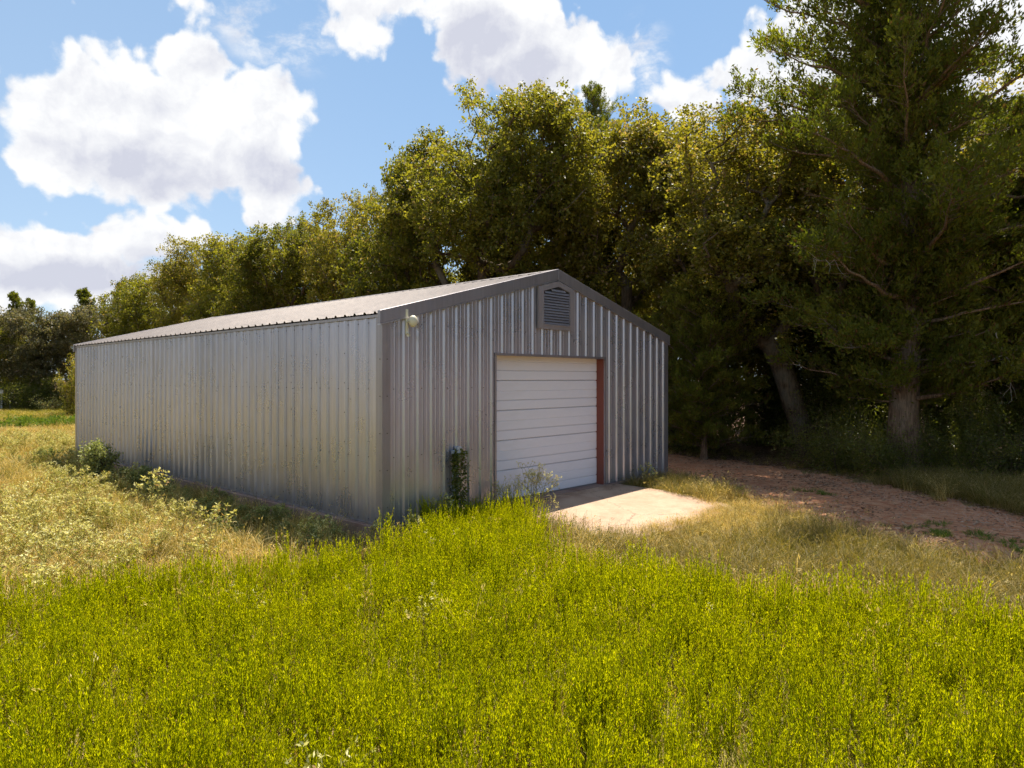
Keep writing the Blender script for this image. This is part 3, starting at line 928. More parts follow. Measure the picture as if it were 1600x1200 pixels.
def grow(rg, trunk, centers, bf=0.35, seg=0.55, wob=0.12):
    """connect crown clumps to the trunk polyline; returns nodes, parents, counts"""
    nodes = [np.array(p, float) for p in trunk]; par = [-1] + list(range(len(trunk) - 1))
    N = np.zeros((60000, 3)); N[:len(nodes)] = nodes; PL = np.zeros(60000)
    for i in range(1, len(nodes)): PL[i] = PL[i-1] + np.linalg.norm(nodes[i] - nodes[i-1]) * 0.5
    first = max(1, int(len(trunk) * 0.45)); cnt = len(nodes)
    order = np.argsort(np.linalg.norm(centers - N[first], axis=1))
    ends = []
    for ci in order:
        c = centers[ci]
        d = np.linalg.norm(N[first:cnt] - c, axis=1)
        up = np.maximum(0, N[first:cnt, 2] - c[2]) * 0.8       # limbs rise
        k = first + int(np.argmin(d + bf * PL[first:cnt] + up))
        dist = np.linalg.norm(N[k] - c); m = max(1, int(dist / seg)); p0 = N[k].copy(); prev = k
        bend = rg.normal(size=3) * wob * dist + np.array([0, 0, 0.10 * dist])
        for s in range(1, m + 1):
            f = s / m; q = p0 + (c - p0) * f + bend * math.sin(math.pi * f) + (rg.normal(size=3) * 0.05 if s < m else 0)
            N[cnt] = q; par.append(prev); PL[cnt] = PL[prev] + np.linalg.norm(q - N[prev]); prev = cnt; cnt += 1
        ends.append(prev)
    par = np.array(par); C = np.zeros(cnt)
    for e in ends: C[e] += 1
    for i in range(cnt - 1, 0, -1):
        if par[i] >= 0: C[par[i]] += C[i]
    return N[:cnt], par, C, np.array(ends)


def wood_mesh(name, N, par, C, r_base, rtip, mat, expo=0.5, ntrunk=0, flare=0.35):
    Cmax = max(C.max(), 1); r = np.maximum(rtip, r_base * (np.maximum(C, 0.6) / Cmax) ** expo)
    h = N[:, 2]
    r = r * (1 + flare * np.exp(-np.maximum(h, 0) / 0.35) * (np.arange(len(N)) < ntrunk))
    i = np.arange(1, len(N)); p = par[i]
    parts = []
    for lo, hi, sides in ((0.07, 99, 9), (0.022, 0.07, 5), (0, 0.022, 3)):
        rr = r[i]; m = (rr >= lo) & (rr < hi)
        if m.any():
            rp = np.minimum(r[p[m]], r[i[m]] * 1.6 + 0.004)
            rp = np.where(i[m] < ntrunk, r[p[m]], rp)
            parts.append(tubes_np(N[p[m]], N[i[m]], rp, r[i[m]], sides))
    V, Q = join(parts)
    return np_mesh(name, V, Q, mat=mat, smooth=True)


def oak(name, seed, H, R, clumps, per, leafL, mat, lean=(0, 0), base_h=0.30, r_base=0.28, low=0.22, squash=1.0, lump=0.35, openness=0.0, bark='bark', cl_r=0.62):
    """a broad oak: (trunk mesh, crown mesh)"""
    rg = np.random.default_rng(seed)
    # lumpy crown volume: a main dome and several lobes
    cz = H * (low + 1) / 2; rz = H * (1 - low) / 2
    lobes = [(np.array([lean[0], lean[1], cz]), np.array([R * .75, R * .75, rz * .80]))]
    for k in range(11):
        a = rg.uniform(0, 2 * math.pi) ; e = rg.uniform(-0.6, 1.0)
        dv = np.array([math.cos(a) * math.cos(e), math.sin(a) * math.cos(e), math.sin(e)])
        c = lobes[0][0] + dv * np.array([R * .62, R * .62, rz * .62]); s = rg.uniform(0.28, 0.46)
        lobes.append((c, np.array([R * s, R * s, rz * s * 0.9])))
    C = []
    pick = np.array([3.2] + [1.0] * 11); pick /= pick.sum()
    while len(C) < clumps:
        i = rg.choice(len(lobes), p=pick); c, s = lobes[i]
        u = rand_dirs(rg, 1)[0] * (rg.uniform(0.35, 1) ** 0.42)
        p = c + u * s
        if p[2] < H * low * 0.55: continue
        if openness and math.sin(p[0] * 1.9 + seed) * math.sin(p[1] * 2.1 + 1) * math.sin(p[2] * 1.7 + 2) > 0.55 - openness: continue
        C.append(p)
    C = np.array(C)
    C[:, 2] *= H / (C[:, 2].max() + cl_r * .6)
    nt = 7; th = H * base_h * 1.6
    tr = [np.array([lean[0] * (s / (nt - 1)) ** 1.3 * 0.8 + math.sin(s * 1.1 + seed) * 0.07 * s / 2, lean[1] * (s / (nt - 1)) ** 1.3 * 0.8 + math.cos(s * 1.3) * 0.05 * s / 2, -0.15 + th * s / (nt - 1)]) for s in range(nt)]
    N, par, cc, ends = grow(rg, tr, C)
    wood = wood_mesh('trunk', N, par, cc, r_base, 0.012, M[bark], ntrunk=nt)
    # leaves in small sprays round each clump
    n = len(C); k = per
    cen = np.repeat(C, k, 0); cid = np.repeat(np.arange(n), k)
    # sprays: sub clusters inside the clump
    sp = 9; sub = rg.normal(size=(n, sp, 3)) * np.array([cl_r * .52, cl_r * .52, cl_r * .34])
    sid = rg.integers(0, sp, n * k)
    pos = cen + sub[cid, sid] + rg.normal(size=(n * k, 3)) * cl_r * 0.17
    ax = unit(rand_dirs(rg, n * k) + np.array([0, 0, -0.15])); sd = perp(rg, ax)
    L = leafL * rg.uniform(0.65, 1.3, n * k); W = L * rg.uniform(0.5, 0.8, n * k)
    V, Q = leaf_quads(pos, ax, sd, L, W)
    ctint = rg.uniform(0.15, 0.75, n); tint = np.clip(ctint[cid] + rg.normal(size=n * k) * 0.16, 0, 1)
    crown = np_mesh('crown', V, Q, tint, M[mat])
    return wood, crown


def cedar(name, seed, H, R, mat='cedar', h0=0.12, nb=110, blades=100000, power=2.2, bl=0.13, r_base=0.30, tuft_r=0.20, upang=0.45, gap=0.0, clear=1.2, pe=0.5, short=0):
    """an eastern redcedar: straight trunk, many upswept limbs carrying feathery tufts"""
    rg = np.random.default_rng(seed)
    nt = 14; tr = np.array([[math.sin(s * .7 + seed) * 0.04 * s, math.cos(s * .9) * 0.03 * s, -0.15 + (H + .1) * s / (nt - 1)] for s in range(nt)])
    P0 = []; P1 = []; R0 = []; R1 = []
    for i in range(nt - 1):
        f0, f1 = i / (nt - 1), (i + 1) / (nt - 1)
        P0.append(tr[i]); P1.append(tr[i+1]); R0.append(r_base * (1 - f0) ** 0.8 * (1.35 if i == 0 else 1)); R1.append(r_base * max(1 - f1, 0.02) ** 0.8)
    tufts = []; tdir = []; tb = []
    def at(h):
        s = (h + .15) / (H + .1) * (nt - 1); i = int(min(max(s, 0), nt - 2)); return tr[i] + (tr[i+1] - tr[i]) * (s - i)
    for b in range(nb):
        f = (b + rg.uniform(0, 1)) / nb; h = clear + (H - clear) * f ** 0.92
        prof = max(1 - (h / H) ** power, 0.0) ** pe * (0.60 + 0.40 * min(1, (h - clear * .5) / (H * 0.42)))
        Lb = R * prof * rg.uniform(0.62, 1.12) + 0.25
        if short and b % 2: Lb = min(Lb, 0.55 + 0.25 * Lb)
        az = b * 2.399 + rg.normal() * 0.4; el = upang * rg.uniform(0.2, 1.3) * (0.5 + f)
        d = np.array([math.cos(az) * math.cos(el), math.sin(az) * math.cos(el), math.sin(el)])
        base = at(h); m = max(3, int(Lb / 0.45)); prev = base; side = np.array([-math.sin(az), math.cos(az), 0])
        br = 0.012 + 0.013 * Lb; curve = rg.normal() * 0.12; lift = rg.uniform(-0.10, 0.16)
        for s in range(1, m + 1):
            t = s / m
            p = base + d * Lb * t + side * curve * Lb * t * t + np.array([0, 0, lift * Lb * t * t]) + rg.normal(size=3) * 0.03
            P0.append(prev); P1.append(p); R0.append(br * (1 - (s - 1) / m) + .005); R1.append(br * (1 - t) + .005)
            if t > (0.05 if short else 0.22):
                for q in range(4):
                    sl = Lb * 0.24 * (1.15 - t * 0.6) * rg.uniform(0.35, 1.2) + 0.12
                    sdv = unit(d * rg.uniform(0.3, 1.0) + side * rg.uniform(-1.2, 1.2) + np.array([0, 0, rg.uniform(-0.15, 0.9)]))
                    o = prev + (p - prev) * rg.uniform(0, 1)
                    e = o + sdv * sl
                    P0.append(o); P1.append(e); R0.append(0.009); R1.append(0.003)
                    nk = max(1, int(sl / 0.16))
                    for z in range(nk):
                        g = (z + 1) / nk
                        tufts.append(o + (e - o) * g + rg.normal(size=3) * 0.05); tdir.append(unit(sdv * 0.7 + np.array([0, 0, 0.65]) + d * 0.25)); tb.append(b)
            prev = p
        tufts.append(prev); tdir.append(unit(d + np.array([0, 0, .5]))); tb.append(b)
    # leader tuft
    for z in np.linspace(H * 0.86, H, 14 if R > 4 else 6):
        tufts.append(at(z) + rg.normal(size=3) * .03); tdir.append(np.array([0, 0, 1.0])); tb.append(nb)
    T = np.array(tufts); TD = np.array(tdir); TB = np.array(tb)
    n0 = len(T)
    if gap:
        g = np.sin(T[:, 0] * 1.7 + seed) * np.sin(T[:, 1] * 1.6 + 2) * np.sin(T[:, 2] * 1.5 + 1)
        keep = (g < 1 - gap) & (rg.uniform(size=len(T)) < np.interp(T[:, 2] / H, [0, .25, .42, 1], [1, .97, .72, .52])); T, TD, TB = T[keep], TD[keep], TB[keep]
    k = max(4, int(blades / n0)); n = len(T)
    tid = np.repeat(np.arange(n), k)
    along = rg.uniform(0, 1, n * k)
    pos = T[tid] + TD[tid] * (along[:, None] * tuft_r * 1.1) + rg.normal(size=(n * k, 3)) * (tuft_r * 0.34) * (1.1 - 0.6 * along[:, None])
    ax = unit(TD[tid] * 1.1 + rg.normal(size=(n * k, 3)) * 0.70); sd = perp(rg, ax)
    L = bl * rg.uniform(0.6, 1.35, n * k); W = L * rg.uniform(0.30, 0.48, n * k)
    V, Q = leaf_quads(pos, ax, sd, L, W, 0.1)
    bt = rg.uniform(0.1, 0.8, nb + 1); tt = rg.uniform(-0.2, 0.2, n)
    tint = np.clip(bt[TB[tid]] * .6 + 0.2 + tt[tid] + along * 0.18 - 0.05 + rg.normal(size=n * k) * 0.1, 0, 1)
    crown = np_mesh('crown', V, Q, tint, M[mat])
    P0 = np.array(P0); P1 = np.array(P1); R0 = np.array(R0); R1 = np.array(R1); parts = []
    for lo, hi, sides in ((0.05, 9, 14), (0.015, 0.05, 5), (0, 0.015, 3)):
        m = (R0 >= lo) & (R0 < hi)
        if m.any(): parts.append(tubes_np(P0[m], P1[m], R0[m], R1[m], sides))
    V, Q = join(parts)
    return np_mesh('trunk', V, Q, mat=M['cbark'], smooth=True), crown


def bush(seed, R, H, n, leafL, mat, floor=0.0, stems=9):
    rg = np.random.default_rng(seed)
    P0 = []; P1 = []; r0 = []; r1 = []; C = []
    for s in range(stems):
        a = rg.uniform(0, 2 * math.pi); rr = R * rg.uniform(0.15, 0.8); hh = H * rg.uniform(0.6, 1.0) * (1 - 0.35 * (rr / R) ** 2)
        b = np.array([rr * .2 * math.cos(a), rr * .2 * math.sin(a), -0.05]); prev = b
        for k in range(1, 7):
            f = k / 6; p = b + np.array([rr * math.cos(a) * f ** 1.3, rr * math.sin(a) * f ** 1.3, hh * f]) + rg.normal(size=3) * 0.05 * H * .3
            P0.append(prev); P1.append(p); r0.append(0.03 * (1 - f) * H / 3 + 0.006); r1.append(0.03 * (1 - f) * H / 3 + 0.004)
            if f > floor:
                for q in range(5):
                    e = p + unit(rg.normal(size=3) + np.array([0, 0, .2])) * R * rg.uniform(0.12, 0.42)
                    e[2] = max(e[2], 0.1); P0.append(p); P1.append(e); r0.append(0.006); r1.append(0.003); C.append(e)
            prev = p
    C = np.array(C); k = n // len(C); cid = np.repeat(np.arange(len(C)), k)
    pos = C[cid] + rg.normal(size=(len(cid), 3)) * R * np.array([0.11, 0.11, 0.08]); pos[:, 2] = np.maximum(pos[:, 2], 0.03)
    ax = unit(rand_dirs(rg, len(cid)) + np.array([0, 0, 0.1])); sd = perp(rg, ax)
    L = leafL * rg.uniform(0.6, 1.3, len(cid)); V, Q = leaf_quads(pos, ax, sd, L, L * rg.uniform(.45, .7, len(cid)))
    ct = rg.uniform(0.1, 0.7, len(C)); tint = np.clip(ct[cid] + rg.normal(size=len(cid)) * .15, 0, 1)
    fol = np_mesh('foliage', V, Q, tint, M[mat])
    V, Q = tubes_np(np.array(P0), np.array(P1), np.array(r0), np.array(r1), 4)
    return np_mesh('stem', V, Q, mat=M['bark']), fol


def plant_tree(kind, meshes, x, y, scale, rz, label, cat, group=None, parts=('trunk', 'crown'), z=0.0, sz=None, tilt=(0, 0)):
    e = empty(kind, (x, y, z), rz)
    e.scale = (scale, scale, sz or scale)
    e.rotation_euler = (tilt[0], tilt[1], rz)
    tag(e, label, cat, group)
    for nm, me in zip(parts, meshes): link(nm, me, e)
    return e


# ------------------------------------------------------------------ the wood
def at(px, depth): return ((px - 800) / FPX * depth, depth)


def label_shrubs(U):
    sect = [(1065, 'just past the shed corner'), (1165, 'beneath the young cedar'), (1240, 'by the leaning oak trunk'), (1320, 'between leaning oak and big cedar'),
            (1385, 'close before the big cedar trunk'), (1450, 'behind the big cedar trunk'), (1540, 'past the big cedar'), (9999, 'by the picture edge past the cedars')]
    shape = ['rounded', 'low wide', 'tall']
    B = {}
    for px, d, e, k in U:
        i = next(j for j, q in enumerate(sect) if px < q[0])
        B.setdefault((i, k), []).append((d, e))
    for (i, k), L in B.items():
        L.sort(key=lambda q: q[0]); n = len(L)
        for j, (d, e) in enumerate(L):
            pos = '' if n == 1 else (', nearest the track' if j == 0 else (', deepest in the wood' if j == n - 1 else ', %s back from the track' % ('one', 'two', 'three', 'four', 'five', 'six')[min(j, 5)]))
            e['label'] = '%s dark shrub %s%s' % (shape[k], sect[i][1], pos)


def build_wood():
    # unique crowns
    oA = oak('a', 11, 15.0, 5.4, 620, 210, 0.125, 'oak', low=0.20, r_base=0.42, base_h=0.24, cl_r=0.60)
    oB = oak('b', 23, 13.5, 4.2, 420, 180, 0.125, 'oak2', low=0.14, r_base=0.26, openness=0.18)
    oC = oak('c', 37, 11.0, 4.4, 380, 165, 0.13, 'oak', low=0.12, r_base=0.24)
    oD = oak('d', 41, 9.5, 4.6, 330, 140, 0.15, 'oak3', low=0.03, r_base=0.22)
    oE = oak('e', 59, 14.0, 4.4, 420, 170, 0.125, 'oak2', lean=(-2.0, -0.3), low=0.22, r_base=0.36, base_h=0.22, openness=0.1)
    cA = cedar('a', 5, 18.5, 5.2, pe=0.68, short=1, nb=280, blades=470000, r_base=0.42, clear=1.7, bl=0.115, tuft_r=0.25, upang=0.36, gap=0.50)
    cB = cedar('b', 8, 7.6, 2.7, nb=95, blades=80000, r_base=0.15, clear=0.5, bl=0.13, tuft_r=0.22, upang=0.5)
    cC = cedar('c', 9, 10.5, 3.2, nb=90, blades=34000, r_base=0.16, clear=1.0, bl=0.17, tuft_r=0.16, power=1.0, upang=0.42, pe=1.0)
    bA = bush(3, 1.9, 3.4, 13000, 0.075, 'shrub'); bB = bush(4, 2.3, 2.4, 12000, 0.075, 'shrub', stems=11); bC = bush(6, 1.6, 4.6, 12000, 0.085, 'shrub', floor=0.2)

    oaks = [  # px, depth, top y, meshes, model height, rz, label
        (775, 28.8, 138, oA, 15.0, 0.4, 'tallest broad dark oak rising behind the shed ridge with heavy limbs'),
        (690, 31.5, 232, oC, 11.0, 1.9, 'rounded dark oak against the flank of the tallest oak behind the shed roof'),
        (985, 28.5, 165, oB, 13.5, 0.7, 'yellow-green oak behind the short roof slope beside the conical cedar'),
        (1095, 27.0, 182, oE, 14.0, 3.4, 'open yellowish oak between the shed eave and the big cedar, sky showing through'),
        (572, 36, 290, oB, 13.5, 2.6, 'yellowish oak stepping down from the tallest oak, above middle of shed roof'),
        (478, 40, 330, oA, 15.0, 3.0, 'small-topped oak poking up where the treeline dips above the long roof'),
        (395, 45, 366, oC, 11.0, 4.1, 'round olive oak above the far half of the long roof'),
        (318, 49, 374, oB, 13.5, 5.0, 'olive oak with rounded top above the far third of the long roof'),
        (250, 55, 412, oC, 11.0, 0.3, 'lower olive oak above the far end of the roof'),
        (150, 61, 472, oD, 9.5, 1.3, 'low brownish oak just above the far roof corner'),
        (55, 60, 480, oD, 9.5, 0.0, 'rounded grey-green oak reaching the ground beyond the open field'),
        (-35, 58, 478, oC, 11.0, 2.0, 'dark oak at the field edge cut by the picture edge'),
        (1640, 24.5, 70, oB, 13.5, 1.1, 'yellow-leaved oak behind the big cedar at the picture edge'),
        (1205, 30.5, 195, oC, 11.0, 2.9, 'dark oak crown tucked behind the leaning trunk'),
    ]
    for px, d, ty, me, mh, rz, lab in oaks:
        x, y = at(px, d); h = CAMZ + (592 - ty) * d / FPX
        s = h / mh
        wide = max(s, 0.85) if px > 200 else s
        if px in (690, 572): wide *= 0.80
        plant_tree('oak_tree', me, x, y, wide, rz, lab, 'tree', sz=s)
    # the oak with the leaning trunk by the track
    rg = np.random.default_rng(77)
    x, y = 10.25, 23.6
    lean = plant_tree('oak_tree', oE, x, y, 1.0, 0.0, 'oak with a dark trunk leaning towards the shed above the track', 'tree', sz=0.82, tilt=(0.0, 0.0))
    # deep rows behind, one look for all
    k = 0
    for (off, t0, t1, step) in ((15.0, -14, 62, 6.3), (23.0, -16, 70, 7.5)):
        t = t0
        while t < t1:
            p = bw(BW + off + rg.uniform(-1.2, 1.2), t * 1.0)
            me, mh = [(oC, 11.0), (oB, 13.5), (oD, 9.5)][k % 3]
            dist = math.hypot(*p); h = rg.uniform(8.0, 9.5) if t > 24 else rg.uniform(9.5, 11.0)
            plant_tree('oak_tree', me, p[0], p[1], max(h / mh, 0.8), rg.uniform(0, 6.28), 'oak deep in the wood behind the front row of trees', 'tree', 'oaks deep in the wood', sz=h / mh)
            k += 1; t += step + rg.uniform(-1, 1)
    # trees further along the track, outside the picture
    for (x, y, me, s) in ((18.5, 17.0, oC, 1.05), (21.0, 20.5, oA, 0.95), (24.5, 12.0, oC, 1.1), (26, 3.5, oB, 0.85)):
        plant_tree('oak_tree', me, x, y, s, rg.uniform(0, 6.28), 'oak further along the track beyond the picture edge', 'tree', 'oaks further along the track')
    # far left treeline going on
    for i, (x, y) in enumerate(((-52, 50), (-58, 40), (-64, 54), (-70, 44), (-62, 30))):
        plant_tree('oak_tree', (oD, oC)[i % 2], x, y, 1.0, i * 1.3, 'oak of the treeline beyond the open field, past the picture edge', 'tree', 'oaks past the field edge')
    # cedars
    x, y = 11.15, 19.6
    plant_tree('cedar_tree', cA, x, y, 1.0, 0.6, 'huge dark cedar with a straight pale trunk beside the track', 'tree', sz=1.12)
    ce = [(1100, 23.2, 452, cB, 7.6, 0.5, 'bright green young cedar between the shed corner and the leaning oak'),
          (1500, 24.0, 450, cB, 7.6, 2.0, 'dull young cedar standing in the gap past the big pale trunk'),
          (1590, 20.5, 170, cA, 18.5, 3.5, 'dark cedar at the picture edge beyond the big cedar'),
          (930, 30.5, 140, cA, 18.5, 1.5, 'conical dark cedar top between the tallest oak and the yellow-green oak'),
          (196, 62, 447, cC, 10.5, 0.5, 'cedar tip beside the low end of the olive oaks above the far roof corner'),
          (133, 64, 457, cC, 10.5, 1.9, 'slim cedar spire standing alone above the brownish oak'),
          (18, 66, 462, cC, 10.5, 3.3, 'cedar spire above the grey-green oak at the field edge'),
          (42, 68, 472, cC, 10.5, 4.0, 'shorter cedar tip next to the spire above the grey-green oak')]
    for px, d, ty, me, mh, rz, lab in ce:
        x, y = at(px, d); h = CAMZ + (592 - ty) * d / FPX; s = h / mh
        plant_tree('cedar_tree', me, x, y, s * (0.62 if px == 930 else (0.8 if me is cA else (0.85 if me is cC else 1))), rz, lab, 'tree', sz=s)
    # understorey along the edge of the wood
    labs = 'dark understorey shrub along the edge of the wood'
    shr = []; UND = []
    for i in range(26):
        t = -9 + i * 1.75; shr.append((BW + 6.6 + rg.uniform(-0.5, 0.7), t + rg.uniform(-.5, .5), i))
    for i in range(22):
        t = -11 + i * 2.1; shr.append((BW + 9.3 + rg.uniform(-0.8, 0.8), t + rg.uniform(-.6, .6), i + 1))
    for i in range(18):
        t = -12 + i * 2.6; shr.append((BW + 12.5 + rg.uniform(-0.8, 0.8), t + rg.uniform(-.6, .6), i + 2))
    for u, v, i in shr:
        p = bw(u, v)
        if v > 40: continue
        # keep clear of the big trunk and the track
        if math.hypot(p[0] - 11.15, p[1] - 19.6) < 1.1: continue
        td, _ = track_dist(p[0], p[1])
        if td[0] < 1.75: p = p + D1 * 1.3
        sx = 800 + FPX * p[0] / p[1]
        if (1165 < sx < 1290 and p[1] < 26.5) or sx < 985 or sx > 1800: continue
        me = (bA, bB, bC)[i % 3]; s = rg.uniform(0.7, 1.15)
        if p[0] - 4 > 0.9 * (p[1] - 13): s *= 0.75
        e = plant_tree('shrub', me, p[0], p[1], s, rg.uniform(0, 6.28), labs, 'shrub', 'shrubs of the understorey', parts=('stem', 'foliage'), sz=s * rg.uniform(0.9, 1.25))
        UND.append((sx, float(p[1]), e, (bA, bB, bC).index(me)))
    for (px, d) in ((1195, 28.5), (1250, 27.8), (1290, 27.5), (1330, 27.2), (1225, 29.5), (1380, 26), (1300, 29)):
        q = at(px, d); e = plant_tree('shrub', (bC, bA)[px % 2], q[0], q[1], 1.1, px * .1, labs, 'shrub', 'shrubs of the understorey', parts=('stem', 'foliage'), sz=1.25); UND.append((px, d, e, (2, 0)[px % 2]))
    label_shrubs(UND)
    for (x, y, s, sz, lab) in ((10.55, 18.9, 0.72, 0.62, 'dark green bush covering the foot of the big cedar'), (12.2, 18.6, 0.62, 0.6, 'low bush beside the big cedar trunk towards the picture edge'), (9.6, 20.2, 0.75, 0.6, 'low dark bush between the leaning oak and the big cedar')):
        plant_tree('shrub', bB, x, y, s, 1.0 + x, lab, 'shrub', parts=('stem', 'foliage'), sz=sz)
    for i in range(9):
        x, y = at(-60 + i * 24, 59 - (i % 3) + (i > 5) * 0.0)
        plant_tree('shrub', (bA, bB)[i % 2], x, y, 1.5, i * 1.7, ('dark shrub under the trees across the field, past the picture edge' if i < 3 else 'dark shrub across the field, ' + ['right beside the pale fence post', 'second past the pale fence post', 'behind the small pale bush', 'next past the small pale bush towards the shed', 'beside the shed far corner', 'hidden just behind the shed far corner'][i - 3]), 'shrub', 'shrubs at the far side of the field', parts=('stem', 'foliage'), sz=0.95)
    # small pale bush in the far field and a yellow sapling at the shed's far corner
    fb = bush(12, 1.0, 1.5, 1500, 0.11, 'pale', stems=6)
    x, y = at(79, 55); plant_tree('shrub', fb, x, y, 1.25, 0, 'small pale bush alone before the dark trees across the field', 'shrub', parts=('stem', 'foliage'), sz=1.0)
    ys = bush(14, 1.2, 3.6, 3500, 0.12, 'lawn', stems=7)
    x, y = at(112, 47); plant_tree('shrub', ys, x, y, 0.75, 0, 'bright yellow-green sapling beside the shed far corner', 'shrub', parts=('stem', 'foliage'), sz=1.25)


build_wood()


def bare_branch(x, y, z, seed, dirv, L, label):
    rg = np.random.default_rng(seed); m = MB()
    def rec(p, d, l, r, dep):
        pts = [p]; q = Vector(p); dd = Vector(d)
        for k in range(5):
            dd = (dd + Vector(rg.normal(size=3)) * 0.16).normalized(); q = q + dd * l / 5; pts.append(tuple(q))
            if dep < 2 and k > 0:
                nd = (dd + Vector(rg.normal(size=3)) * 0.6).normalized(); rec(tuple(q), nd, l * 0.5, r * 0.5, dep + 1)
        m.tube(pts, [r * (1 - k / 6.5) for k in range(6)], 5)
    rec((0, 0, 0), dirv, L, 0.022, 0)
    o = m.obj('bare_branch', M['twig'], loc=(x, y, z), smooth=True)
    return tag(o, label, 'branch')


bare_branch(9.9, 18.6, 6.4, 2, (-0.8, -0.5, -0.35), 2.4, 'forked grey dead branch hanging in the upper middle of the big cedar')
bare_branch(13.2, 17.6, 5.6, 5, (0.9, -0.35, 0.12), 2.2, 'pale dead branch poking out low from the big cedar, away from the shed')
bare_branch(12.6, 18.0, 4.0, 8, (0.2, -0.4, -1.0), 2.0, 'pale dead twigs hanging down beside the big cedar trunk')

# ------------------------------------------------------------------ small plants: templates
def blade_strip(P, side, w):
    """P (k,3) centre line, returns quads of a tapered strip"""
    k = len(P); V = []
    for i in range(k):
        ww = w * (1 - (i / (k - 1)) ** 1.5) + 0.0006; V += [P[i] - side * ww, P[i] + side * ww]
    return np.array(V), np.array([[2*i, 2*i+1, 2*i+3, 2*i+2] for i in range(k - 1)])


def grass_tuft(seed, n, h, spread, w, droop, mat, heads=0.0):
    rg = np.random.default_rng(seed); parts = []; tint = []
    for i in range(n):
        a = rg.uniform(0, 6.28); r = spread * math.sqrt(rg.uniform()); b = np.array([r * math.cos(a), r * math.sin(a), 0])
        a2 = a + rg.normal() * 0.9; hh = h * rg.uniform(0.45, 1.1); lean = rg.uniform(0.1, 0.7) * droop
        out = np.array([math.cos(a2), math.sin(a2), 0]); P = []
        for k in range(5):
            f = k / 4; P.append(b + out * lean * hh * f ** 2 * 1.3 + np.array([0, 0, hh * (f - 0.45 * lean * f ** 3)]) + rg.normal(size=3) * 0.012 * f)
        P = np.array(P); P[:, 2] = np.maximum(P[:, 2], 0.004)
        az = rg.uniform(0, 6.28); sd = np.array([math.cos(az), math.sin(az), 0])
        v, q = blade_strip(P, sd, w * rg.uniform(0.6, 1.3)); parts.append((v, q)); tb = rg.uniform(0, 1); tint += [tb] * len(q)
        if rg.uniform() < heads:
            hv = P[-1] + rg.normal(size=(5, 3)) * 0.015; ax = unit(np.tile(P[-1] - P[-2], (5, 1)) + rg.normal(size=(5, 3)) * 0.01)
            v, q = leaf_quads(hv, ax, perp(rg, ax), np.full(5, 0.035), np.full(5, 0.008)); parts.append((v, q)); tint += [min(1, tb + .3)] * 5
    V, Q = join(parts); return np_mesh('tuft', V, Q, np.array(tint), M[mat])


def forb(seed, H, nbr, mat, leafL=0.034, leafW=0.007, dens=62, spread=0.13, up=0.75):
    """slender upright weed: several wand-like branches set with short narrow leaves"""
    rg = np.random.default_rng(seed); P0 = []; P1 = []; pos = []; ax = []; LL = []; tn = []
    for b in range(nbr):
        main = b == 0
        a = rg.uniform(0, 6.28); h0 = 0 if main else H * rg.uniform(0.05, 0.5); h1 = H * (1.0 if main else rg.uniform(0.72, 0.98))
        rr = spread * (0.25 if main else rg.uniform(0.4, 1.2)); pts = []
        for k in range(6):
            f = k / 5; q = 1 - (1 - f) ** 1.8
            pts.append(np.array([rr * q * math.cos(a), rr * q * math.sin(a), h0 + (h1 - h0) * f]) + rg.normal(size=3) * 0.008)
        pts = np.array(pts)
        for k in range(5): P0.append(pts[k]); P1.append(pts[k+1])
        n = int(dens * (h1 - h0) / H * rg.uniform(.8, 1.2)); f = rg.uniform(0.12, 1, n) ** 0.8
        i = np.minimum((f * 5).astype(int), 4); g = f * 5 - i
        p = pts[i] + (pts[i+1] - pts[i]) * g[:, None]; d = unit(pts[i+1] - pts[i])
        o = perp(rg, d); pos.append(p); ax.append(unit(d * up + o * rg.uniform(0.3, 0.9, (n, 1)))); LL.append(leafL * (1.25 - 0.6 * f) * rg.uniform(0.7, 1.3, n))
        tn.append(np.clip(0.15 + 0.55 * f + rg.normal(size=n) * 0.14, 0, 1))
    pos = np.concatenate(pos); ax = np.concatenate(ax); L = np.concatenate(LL); tn = np.concatenate(tn)
    V, Q = leaf_quads(pos, ax, perp(rg, ax), L, L * leafW / leafL * rg.uniform(.8, 1.4, len(L)), 0.1)
    P0 = np.array(P0); P1 = np.array(P1); r = np.full(len(P0), 0.0022)
    v2, q2 = tubes_np(P0, P1, r, r * .8, 3)
    V, Q = join([(V, Q), (v2, q2)]); return np_mesh('forb', V, Q, np.concatenate([tn, np.full(len(q2), 0.1)]), M[mat])


